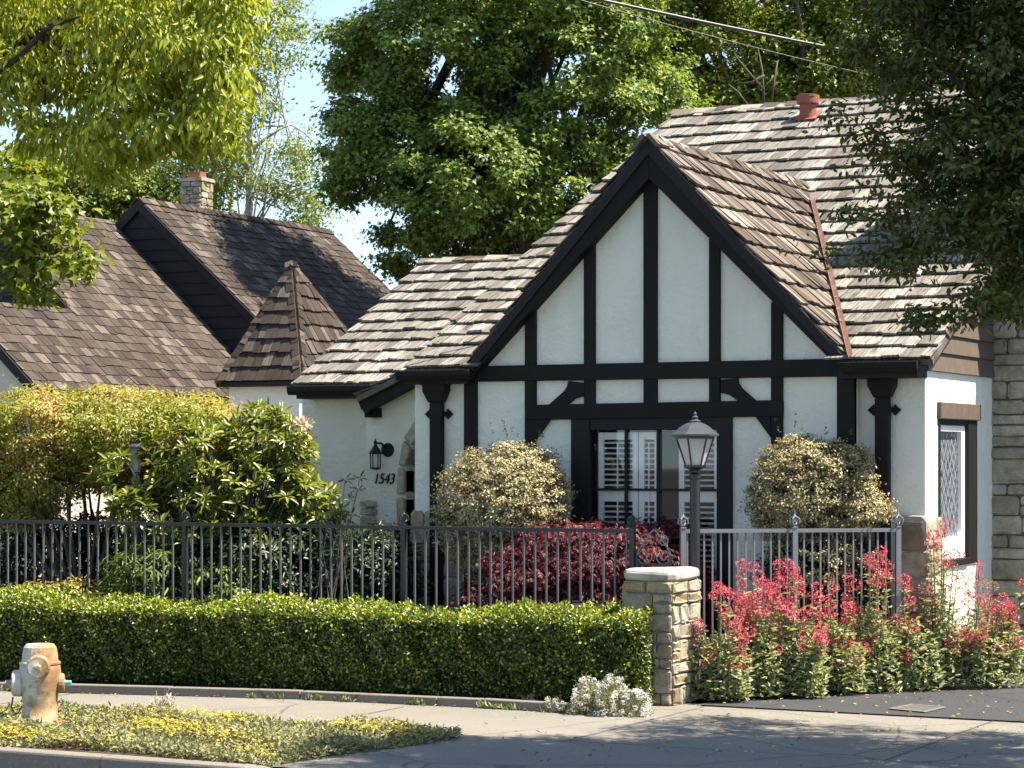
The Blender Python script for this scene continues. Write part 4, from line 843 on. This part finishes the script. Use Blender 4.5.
# ------------------------------------------------------------ clipped hedge
HZT = .725; hv0, hv1 = 17.42, 18.28; hu0 = P(-60,600,v=17).x; hu1 = P(642,640,v=17.6).x
hd = thing('hedge', 'long clipped boxwood hedge with bright sunlit top in front of the iron fence', 'hedge', ((hu0+hu1)/2,17.3,0))
def hedge_leaves(n):
    s = RNG.random(n); A = np.empty((n,3)); Nn = np.empty((n,3)); Lh = hu1-hu0; W_ = hv1-hv0
    rr = .12
    # cross-section walk: front, rounded shoulder, top, back
    per = np.array([HZT, W_, HZT*.5]); q = RNG.choice(3, n, p=np.array([HZT*1.25, W_, HZT*.35])/(HZT*1.25+W_+HZT*.35))
    u = hu0+Lh*RNG.random(n); t = RNG.random(n)
    y = np.where(q == 0, hv0, np.where(q == 1, hv0+W_*t, hv1)); z = np.where(q == 0, HZT*t, np.where(q == 1, HZT, HZT*(.5+.5*t)))
    ny = np.where(q == 0, -1., np.where(q == 1, 0., 1.)); nz = np.where(q == 1, 1., 0.)
    # round the two top edges
    dy = np.clip(hv0+rr-y, 0, None); dz_ = np.clip(z-(HZT-rr), 0, None); m = (dy > 0)&(dz_ > 0); d = np.sqrt(dy**2+dz_**2)+1e-9; f = np.where(m&(d > 0), rr/np.maximum(d, rr), 1.)
    f2 = np.where(m, np.minimum(rr/d, 1), 1); y = np.where(m, hv0+rr-dy*f2, y); z = np.where(m, HZT-rr+dz_*f2, z); ny = np.where(m, -dy/d, ny); nz = np.where(m, dz_/d, nz)
    bump = .035*np.sin(u*2.3+z*3)+.03*np.sin(u*5.1+y*4+1)+.02*np.sin(u*11+z*9)+.018*np.sin(u*23+z*17+y*13)
    dep = -np.abs(RNG.normal(size=n))*.085+bump+RNG.random(n)**6*.05
    base = (z < .06)&(q != 1); 
    C = np.stack([u, y+ny*dep, z+nz*dep], 1); Nn = np.stack([np.zeros(n), ny, nz], 1); keep = z > .045
    return C[keep], Nn[keep]
C, N = hedge_leaves(150000); n = len(C)
# end of the hedge by the pillar
m2 = 15000; t = RNG.random((m2,2)); Ce = np.stack([hu1+.03*np.sin(t[:,0]*9)-np.abs(RNG.normal(size=m2))*.045-np.clip(t[:,1]-.8,0,1)*.5, hv0+.04+(hv1-hv0-.06)*t[:,0], .05+(HZT-.07)*t[:,1]], 1); Ne = np.tile([1.,0,0],(m2,1))
C = np.vstack([C,Ce]); N = np.vstack([N,Ne]); n = len(C)
Nn = nrm_(N*1.0+np.array([0,0,.0])+RNG.normal(size=(n,3))*.34); T_ = nrm_(np.cross(Nn, rnd(n))+N*.55+np.array([0,0,.35]))
C[:,1] += np.where(C[:,0] < hu1, (C[:,0]-hu1)*.095, 0); C[:,2] += .02
lit_tone = RNG.random(n) < np.where(N[:,2] > .35, .92, .30); C[:,1] += np.clip(.34-C[:,2], 0, 1)*.4*(N[:,1] < -.2)  # light leaves on top, mostly dark on sides: sun and shade put into colour
for kk, nm, mm in ((lit_tone,'lit_tone_leaves','hedge'),(~lit_tone,'shade_tone_leaves','hedge_shade')):
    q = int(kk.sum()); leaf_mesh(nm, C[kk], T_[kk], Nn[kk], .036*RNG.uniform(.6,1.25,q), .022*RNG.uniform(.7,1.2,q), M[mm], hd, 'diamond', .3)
b = MB(); b.box((hu0,hv0+.24,.02),(hu1-.18,hv1-.14,HZT-.18)); b.v = [(x, y+(x-hu1)*.095, z) for x, y, z in b.v]; u = hu0  # dark solid core added inside against see-through, plus thin stems
while u < hu1-.2:
    x, y = u, random.uniform(hv0+.1,hv1-.1)+(u-hu1)*.095; b.tube([(x,y,0),(x+random.uniform(-.05,.05),y-.03,.15),(x+random.uniform(-.12,.12),y-.06,.35)], [.012,.01,.006], 5); u += random.uniform(.08,.22)
b.build('core_and_stems', M['bark_dark'], hd)

# ------------------------------------------------------------ shrubs
def shrub(name, label, cat, base, ells, nk, per, rad, L, W, m, lo=.5, stems=7, r=.018, bark='bark', group=None, core=None, **kw):
    o = thing(name, label, cat, base, group); K, O = clumps(ells, nk, lo); mb = MB()
    for i in RNG.choice(len(K), min(len(K), stems*3), replace=False):
        e = Vector(K[i]); s = Vector(base)+Vector((RNG.normal()*.08, RNG.normal()*.08, 0)); d = e-s; w = Vector((RNG.normal(),RNG.normal(),0))*.1
        mb.tube([s+d*t+w*math.sin(t*3.14)+Vector((0,0,.12*math.sin(t*3.14))) for t in (0,.25,.5,.75,1)], [r,r*.8,r*.6,r*.42,r*.25], 5, cap=False)
    mb.build('stem', M[bark], o, smooth=True); crown('foliage', K, O, per, rad, L, W, m, o, **kw); return o, K, O
def spr(o, K, O, n, m, h=(.08,.2)):     # thin new shoots standing out of a clipped shrub
    mb = MB(); C = []; T = []
    top = np.argsort(-K[:,2]+RNG.normal(size=len(K))*.12)[:n]
    for i in top:
        s = Vector(K[i])+Vector(O[i])*.08; d = Vector((RNG.normal()*.25, RNG.normal()*.25, 1)).normalized()*random.uniform(*h); mb.tube([s, s+d*.6, s+d], [.004,.003,.002], 4)
        for k in range(12): C.append(s+d*random.uniform(.2,1)); T.append(Vector(RNG.normal(size=3))+Vector((0,0,.6)))
    n = len(C); leaf_mesh('foliage', np.array(C), np.array(T), rnd(n), .026*RNG.uniform(.6,1.2,n), .014, m, o, 'diamond')
TB = 21.9
c = P(503,490,t=TB); o, K, O = shrub('round_shrub', 'rounded cream variegated shrub left of the french door, near the porch downpipe', 'shrub', (c.x,c.y,0), [ell(500,498,TB,62,56,.5),ell(480,520,TB,45,50,.4),ell(535,500,TB+.05,36,50,.4),ell(508,565,TB,44,40,.45),ell(515,470,TB,45,28,.38)], 1400, 46, .055, .028, .017, M['cream'], .80, 8, shape='diamond', upw=.4, outw=.9, droop=0)
spr(o, K, O, 8, M['cream_dark'])
TB = 20.95
c = P(815,490,t=TB); o, K, O = shrub('round_shrub', 'rounded cream variegated shrub right of the lamp post, above the short grey fence', 'shrub', (c.x,c.y,0), [ell(812,492,TB,65,56,.33),ell(785,500,TB,38,48,.28),ell(858,508,TB,32,24,.3),ell(815,562,TB,50,30,.33),ell(800,465,TB,40,28,.28),ell(840,475,TB,34,36,.28)], 1350, 46, .055, .028, .017, M['cream'], .80, 8, shape='diamond', upw=.4, outw=.9, droop=0)
spr(o, K, O, 8, M['cream_dark'])
c = P(822,600,t=21.0); shrub('shade_shrub', 'dark leaved filler standing in for the shade beneath the right round shrub', 'shrub', (c.x,c.y,0), [ell(822,575,21.0,62,48,.2)], 260, 40, .1, .05, .026, M['dark_leaf'], .3, 4)  # added dark plant, its leaf colour stands for unlit foliage inside the round shrub
# red lace-leaf maple
TB = 21.6; E = [ell(590,560,TB,85,36,.55),ell(530,580,TB,55,34,.5),ell(650,570,TB,42,34,.4),ell(655,530,TB,28,11,.25),ell(560,535,TB,50,12,.4),ell(600,610,TB,110,40,.55),ell(680,600,TB,35,40,.35),ell(500,610,TB,40,30,.4)]
c = P(600,600,t=TB); o, K, O = shrub('japanese_maple', 'low weeping crimson lace leaf maple behind the iron fence and gate', 'tree', (c.x,c.y,0), E, 620, 1, .1, .01, .01, M['red'], .6, 10, bark='bark_dark')
bpy.data.objects.remove([q for q in o.children if q.name.startswith('foliage')][0])
k = np.repeat(np.arange(len(K)), 60); n = len(k); d = RNG.normal(size=(n,3))*np.array([.085,.085,.03]); Cb = K[k]+d
Nb = nrm_(np.array([0,0,.8])+O[k]*.5+RNG.normal(size=(n,3))*.35); Tb = nrm_(np.cross(Nb, rnd(n))+np.array([0,0,-.55])+O[k]*.3); Bb = nrm_(np.cross(Tb, Nb))
Cs, Ts, Ns = [], [], []
for a in (-.7,-.25,.25,.7): Cs.append(Cb); Ts.append(Tb*math.cos(a)+Bb*math.sin(a)); Ns.append(Nb)
Cs, Ts, Ns = np.vstack(Cs), np.vstack(Ts), np.vstack(Ns); leaf_mesh('foliage', Cs, Ts, Ns, .05*RNG.uniform(.6,1.2,len(Cs)), .0085, M['red'], o, 'diamond', .3, .2)
# azalea at the left
TB = 24.2; E = [ell(40,430,TB,70,42,.8),ell(110,425,TB,75,38,.8),ell(185,430,TB,60,38,.7),ell(30,475,TB,60,38,.6),ell(-40,450,TB,60,60,.8),ell(215,455,TB,40,40,.6),ell(120,465,TB+.3,75,25,.7),ell(15,500,TB,50,28,.5),ell(165,480,TB+.2,50,28,.5)]
c = P(88,520,t=TB); shrub('azalea', 'broad yellow green azalea with orange tinged leaves under the neighbour\'s roof', 'shrub', (c.x,c.y,0), E, 1500, 62, .125, .050, .022, M['azalea'], .55, 9, r=.03, bark='bark', shape='oval', upw=.7, outw=.6)
# rosette-leaved shrubs
def rosettes(name, label, base, pts_out, L, W, m, nl=(9,13), stem_r=.014, extra_low=None, bark='bark', group=None, droop=.1):
    o = thing(name, label, 'shrub', base, group); mb = MB(); C, T, N = [], [], []
    for e, d in pts_out:
        e = Vector(e); ax = (Vector(d)*.6+Vector((0,0,.8))+Vector(RNG.normal(size=3))*.2).normalized(); s = Vector(base)+Vector((RNG.normal()*.15, RNG.normal()*.1, 0)); v = e-s
        if random.random() < .5: mb.tube([s+v*t+Vector((0,0,.1*math.sin(t*3.14)))-Vector(d)*.08*math.sin(t*3.14) for t in (0,.3,.6,1)], [stem_r,stem_r*.75,stem_r*.5,stem_r*.3], 5, cap=False)
        a = ax.cross(Vector((1,.2,.1))).normalized(); b_ = ax.cross(a); n = random.randint(*nl)
        for k in range(n):
            th = k*2.4+random.uniform(-.3,.3); el_ = random.uniform(-.25,.55) if k < n*.7 else random.uniform(.5,1.2)
            r = (a*math.cos(th)+b_*math.sin(th)); t = (r*math.cos(el_)+ax*math.sin(el_)); C.append(e+t*.012); T.append(t+Vector((0,0,-droop))); N.append(ax*math.cos(el_)-r*math.sin(el_)+Vector(RNG.normal(size=3))*.15)
    mb.build('stem', M[bark], o, smooth=True); n = len(C); leaf_mesh('foliage', np.array(C), np.array(T), np.array(N), L*RNG.uniform(.6,1.2,n), W*RNG.uniform(.8,1.15,n), m, o, 'oval', .18, .12); return o
TB = 23.5; E = [ell(265,440,TB,45,34,.45),ell(190,455,TB,48,42,.5),ell(135,480,TB,38,34,.45),ell(240,490,TB,80,44,.6),ell(290,455,TB,22,40,.35),ell(300,500,TB,36,26,.4),ell(180,520,TB,75,36,.6),ell(270,545,TB,75,45,.55),ell(318,515,TB,26,30,.35),ell(262,420,TB,26,16,.3),ell(165,570,TB,50,40,.5)]
K, O = clumps(E, 950, .6); c = P(225,600,t=TB)
rh = rosettes('rhododendron', 'large leaved rhododendron in the middle of the garden with upright green leaf whorls', (c.x,c.y,0), list(zip(K,O)), .125, .036, M['rhodo'])
fc = P(303,424,t=TB-.35); n = 70; d = rnd(n); leaf_mesh('blossom', np.array(fc)+d*RNG.random((n,1))**.5*np.array([.10,.08,.055]), d+np.array([0,0,.2]), rnd(n), .045, .035, M['pink'], rh, 'oval')
TB = 21.9; K = np.array([list(P(x,y,t=TB+RNG.normal()*.12)) for x, y in ((345,480),(332,495),(358,490),(350,500),(338,512),(325,520),(352,515),(312,505),(360,478),(340,530),(322,540),(350,540))]); c = P(335,580,t=TB)
rosettes('garden_shrub', 'small thin dark leaved shrub against the white wall left of the house number', (c.x,c.y,0), [(k, (0,0,1)) for k in K], .085, .024, M['dark_leaf'], bark='bark', stem_r=.011)
# low planting behind the fence
for lab, x, y, rx, ry, mm, L, W in (('bright green strappy clump seen through the fence left of the first fence post', 145, 580, 38, 38, 'fern', .12, .022), ('low yellow green clump seen through the fence at far left', 70, 598, 62, 22, 'azalea', .05, .022), ('leafy green clump behind the fence just right of the first fence post', 225, 590, 45, 34, 'fern', .08, .03)):
    TB = 23.05; c = P(x,600,t=TB); shrub('low_plant', lab, 'plant', (c.x,c.y,0), [ell(x,y,TB,rx,ry,.3)], 90, 34, .09, L, W, M[mm], .3, 3, r=.008, droop=.5 if mm == 'fern' else .1)
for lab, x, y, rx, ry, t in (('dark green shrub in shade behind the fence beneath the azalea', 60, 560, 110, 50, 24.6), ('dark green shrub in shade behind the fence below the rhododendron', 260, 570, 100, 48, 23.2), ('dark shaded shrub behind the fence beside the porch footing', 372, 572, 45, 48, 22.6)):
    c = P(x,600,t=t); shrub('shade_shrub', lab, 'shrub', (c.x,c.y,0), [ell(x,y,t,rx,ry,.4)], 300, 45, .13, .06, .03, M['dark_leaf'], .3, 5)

# ------------------------------------------------------------ red valerian along the short fence
def valerian(label, x, y, ytop, wpx, nst, dull=0.0, bloom=1.0):
    b0 = P(x,y,z=.08); t = (b0.xy.length); k = t/FOC*1.0; H_ = (y-ytop)*k*.98; Wd = wpx*k*.5
    o = thing('red_valerian', label, 'flowering plant', b0); mb = MB(); LC, LT, LN, FC, FD, DC = [], [], [], [], [], []
    for i in range(nst):
        a = random.uniform(0,6.28); rr = math.sqrt(random.random()); h = H_*(.28+.80*random.random()**1.3)*(1-.2*rr); s = b0+Vector((math.cos(a),math.sin(a),0))*rr*Wd*.45
        e = b0+Vector((math.cos(a)*Wd*rr, math.sin(a)*Wd*rr*.8, h)); mid = (s+e)/2+Vector((0,0,h*.08)); mb.tube([s,mid,e], [.006,.005,.003], 5, cap=False)
        for q in range(26):
            u_ = random.random()**.9*.9; p = s.lerp(e, u_); d = Vector((RNG.normal(),RNG.normal(),.35)).normalized(); LC.append(p); LT.append(d); LN.append(Vector((0,0,1))+Vector(RNG.normal(size=3))*.4)
        if random.random() < bloom:
            nh = random.randint(1,4); 
            for q in range(nh):
                u_ = 1-q*.085; p = s.lerp(e, u_)+(Vector((RNG.normal(),RNG.normal(),0))*.028 if q else Vector()); r_ = .042 if q == 0 else random.uniform(.02,.036)
                tgt = DC if random.random() < dull else FC
                for _ in range(int(70*r_/.04)):
                    d = Vector(RNG.normal(size=3)).normalized(); tgt.append((p+Vector((d.x*r_,d.y*r_,d.z*r_*.9)), d))
    # low leafy skirt
    for q in range(int(nst*42)):
        a = random.uniform(0,6.28); rr = math.sqrt(random.random())*Wd*1.05; z = -.06+(H_*.56+.06)*random.random()*(1-.4*(rr/Wd)**2); LC.append(b0+Vector((math.cos(a)*rr,math.sin(a)*rr*.62,z))); LT.append(Vector((RNG.normal(),RNG.normal(),.5))); LN.append(Vector((0,-.2,1))+Vector(RNG.normal(size=3))*.5)
    mb.build('stem', M['stem'], o); n = len(LC); leaf_mesh('foliage', np.array(LC), np.array(LT), np.array(LN), 0.075*RNG.uniform(.5,1.25,n), .028*RNG.uniform(.7,1.2,n), M['valerian'], o, 'oval', .25, .15)
    for D, mm, nm in ((FC,'blossom','blossom'),(DC,'blossom_dull','faded_blossom')):
        if D: n = len(D); leaf_mesh(nm, np.array([p for p, _ in D]), np.array([d for _, d in D])+rnd(n)*.5, rnd(n), .016*RNG.uniform(.7,1.3,n), .014, M[mm], o, 'diamond')
valerian('red valerian tight against the right side of the stone pillar, mostly leaves', 720, 693, 588, 62, 22, .1, .7)
valerian('red valerian with many bright heads, first tall clump right of the pillar', 750, 690, 560, 62, 30, .05)
valerian('red valerian with the densest red heads in front of the short fence', 792, 689, 562, 70, 38, .05)
valerian('red valerian with scattered faded spikes below the right round shrub', 834, 686, 572, 62, 26, .35, .85)
valerian('red valerian with one tall spike before the last fence post', 868, 684, 545, 60, 26, .15)
valerian('red valerian at the house corner, climbing the stone footing', 905, 682, 562, 70, 30, .2)
valerian('tallest red valerian, with spikes in front of the sunlit white wall', 938, 681, 520, 46, 18, .3)
valerian('shaded red valerian beneath the leaded window', 970, 680, 566, 66, 24, .25)
valerian('shaded red valerian at the foot of the stone chimney', 1000, 679, 570, 50, 18, .25)

# ------------------------------------------------------------ white alyssum at the pillar foot, small tufts along the edging
def alyssum(label, x, y, wpx, hpx, n):
    b0 = P(x,y,z=0); k = b0.xy.length/FOC; rx, rz = wpx*k*.5, hpx*k; o = thing('white_alyssum', label, 'flowering plant', b0)
    d = rnd(n); d[:,2] = np.abs(d[:,2]); r = RNG.random(n)**.4; C = np.array(b0)+d*r[:,None]*np.array([rx,rx*.6,rz]); wob = 1+.2*np.sin(d[:,0]*9)+.15*np.sin(d[:,1]*13)
    C = np.array(b0)+(C-np.array(b0))*wob[:,None]; leaf_mesh('foliage', C, d+rnd(n)*.6, rnd(n)+np.array([0,0,.6]), .03, .008, M['cover'], o, 'diamond')
    m = int(n*.9); d = rnd(m); d[:,2] = np.abs(d[:,2])+.1; d = nrm_(d); cl = RNG.integers(0, max(8, m//22), m); ctr = rnd(max(8, m//22)); ctr[:,2] = np.abs(ctr[:,2]); C = np.array(b0)+ctr[cl]*np.array([rx,rx*.6,rz])*1.02*(1+.2*np.sin(ctr[cl][:,0:1]*9))+rnd(m)*.018
    leaf_mesh('blossom', C, rnd(m)+np.array([0,0,.5]), rnd(m)+np.array([0,0,1]), .012, .011, M['white_blossom'], o, 'diamond')
alyssum('white flowering alyssum mound spilling over the edging beside the pillar', 607, 714, 80, 33, 6000)
alyssum('small white alyssum tuft just left of the big alyssum mound', 556, 712, 26, 12, 420)
alyssum('tiny white alyssum tuft at the hedge foot, left of the other tufts', 528, 706, 20, 8, 220)
alyssum('single pale flowering weed at the back of the kerb strip near the hydrant', 163, 718, 30, 22, 420)

# ------------------------------------------------------------ flowering ground cover on the kerb strip
def in_strip(n):
    u = RNG.uniform(-16, ap0+.6, n); back = 15.32+.10*np.sin(u*1.7)+.06*np.sin(u*4.1); fr = KV+.19+.05*np.sin(u*3)
    v = fr+(back-fr)*RNG.random(n); k = u < ap0+.05+(v-KV)*.24-.35*np.clip((v-14.9)/.5,0,1)**2; return u[k], v[k]
u, v = in_strip(75000); h = .035+.03*np.sin(u*2.1+v*5)+.02*np.sin(u*6+v*9); n = len(u); C = np.stack([u, v, np.maximum(.004, h*1.2*RNG.random(n)**.7+.006)], 1)
tag(leaf_mesh('ground_cover', C, rnd(n)*np.array([1,1,.4])+np.array([0,0,.35]), rnd(n)*.6+np.array([0,0,.8]), .042*RNG.uniform(.5,1.3,n), .018, M['cover'], None, 'oval'), 'dry grey green ground cover carpeting the kerb strip', 'ground cover', kind='stuff')
u, v = in_strip(15000); dn = np.sin(u*1.3+1)+np.sin(u*3.1+v*4)+np.sin(v*7+u)*.8+np.where(u > -9.9, -1.4, .35); kp = RNG.random(len(u)) < np.clip(.10+.24*dn, .02, 1); u, v = u[kp], v[kp]; n = len(u)
k = np.repeat(np.arange(n), 5); m = len(k); C = np.stack([u, v, .055+.05*RNG.random(n)], 1)[k]+rnd(m)*.006
tag(leaf_mesh('yellow_flowers', C, rnd(m)*np.array([1,1,.3]), rnd(m)*.4+np.array([0,0,1]), .022, .018, M['yellow_blossom'], None, 'diamond'), 'small yellow flowers dotted over the kerb strip ground cover', 'flowers', kind='stuff')
sheet('strip_soil', [(-40,KV+.166),(ap0-.05,KV+.166),(ap0+.45,15.1),(ap0+.2,15.3),(-40,15.32)], .0085, M['soil'])
n = 130; x = RNG.uniform(700, 1040, n); y = RNG.uniform(690, 765, n); C = np.array([list(P(a,q,z=.022)) for a, q in zip(x,y)]); tag(leaf_mesh('fallen_leaves', C, rnd(n)*np.array([1,1,.1]), np.tile([0,0,1.],(n,1))+rnd(n)*.3, .035, .018, M['yellow_blossom'], None, 'oval'), 'few fallen yellow leaves scattered over driveway and apron', 'leaves', kind='stuff')

M['dry_leaf'] = m_leaf('dry_leaf', [(.1,(.10,.065,.03)),(.9,(.30,.22,.10))], .1)
LC = []
for a, c in zip(edge[:-1], edge[1:]):
    for _ in range(int((c-a).length*16)):
        q = a.lerp(c, random.random()); LC.append((q.x, q.y-abs(random.gauss(0, .10))-.01, .010+random.random()*.012))
for _ in range(160): q = P(random.uniform(480,1030), random.uniform(700,768), z=.02); LC.append((q.x, q.y, .022))
for _ in range(120): q = P(random.uniform(700,1000), 688+random.random()*12, z=.03); LC.append((q.x, q.y, .026))
n = len(LC); tag(leaf_mesh('leaf_litter', np.array(LC), rnd(n)*np.array([1,1,.15]), np.tile([0,0,1.],(n,1))+rnd(n)*.35, .034*RNG.uniform(.4,1.3,n), .014, M['dry_leaf'], None, 'oval', .3, .2), 'dry brown leaf litter gathered along the edging and over the pavement', 'leaves', kind='stuff')
C = []; T = []
for _ in range(26):
    a, c = random.choice(list(zip(edge[:-1], edge[1:]))); q = a.lerp(c, random.random())
    for k in range(14): C.append((q.x+random.gauss(0,.03), q.y-.015, .0)); T.append((random.gauss(0,.5), random.gauss(-.2,.3), 1))
n = len(C); tag(leaf_mesh('edge_weeds', np.array(C), np.array(T), rnd(n), .06*RNG.uniform(.4,1.3,n), .008, M['valerian'], None, 'oval', .2, .3), 'small weeds growing in the joint between pavement and edging', 'weeds', kind='stuff')
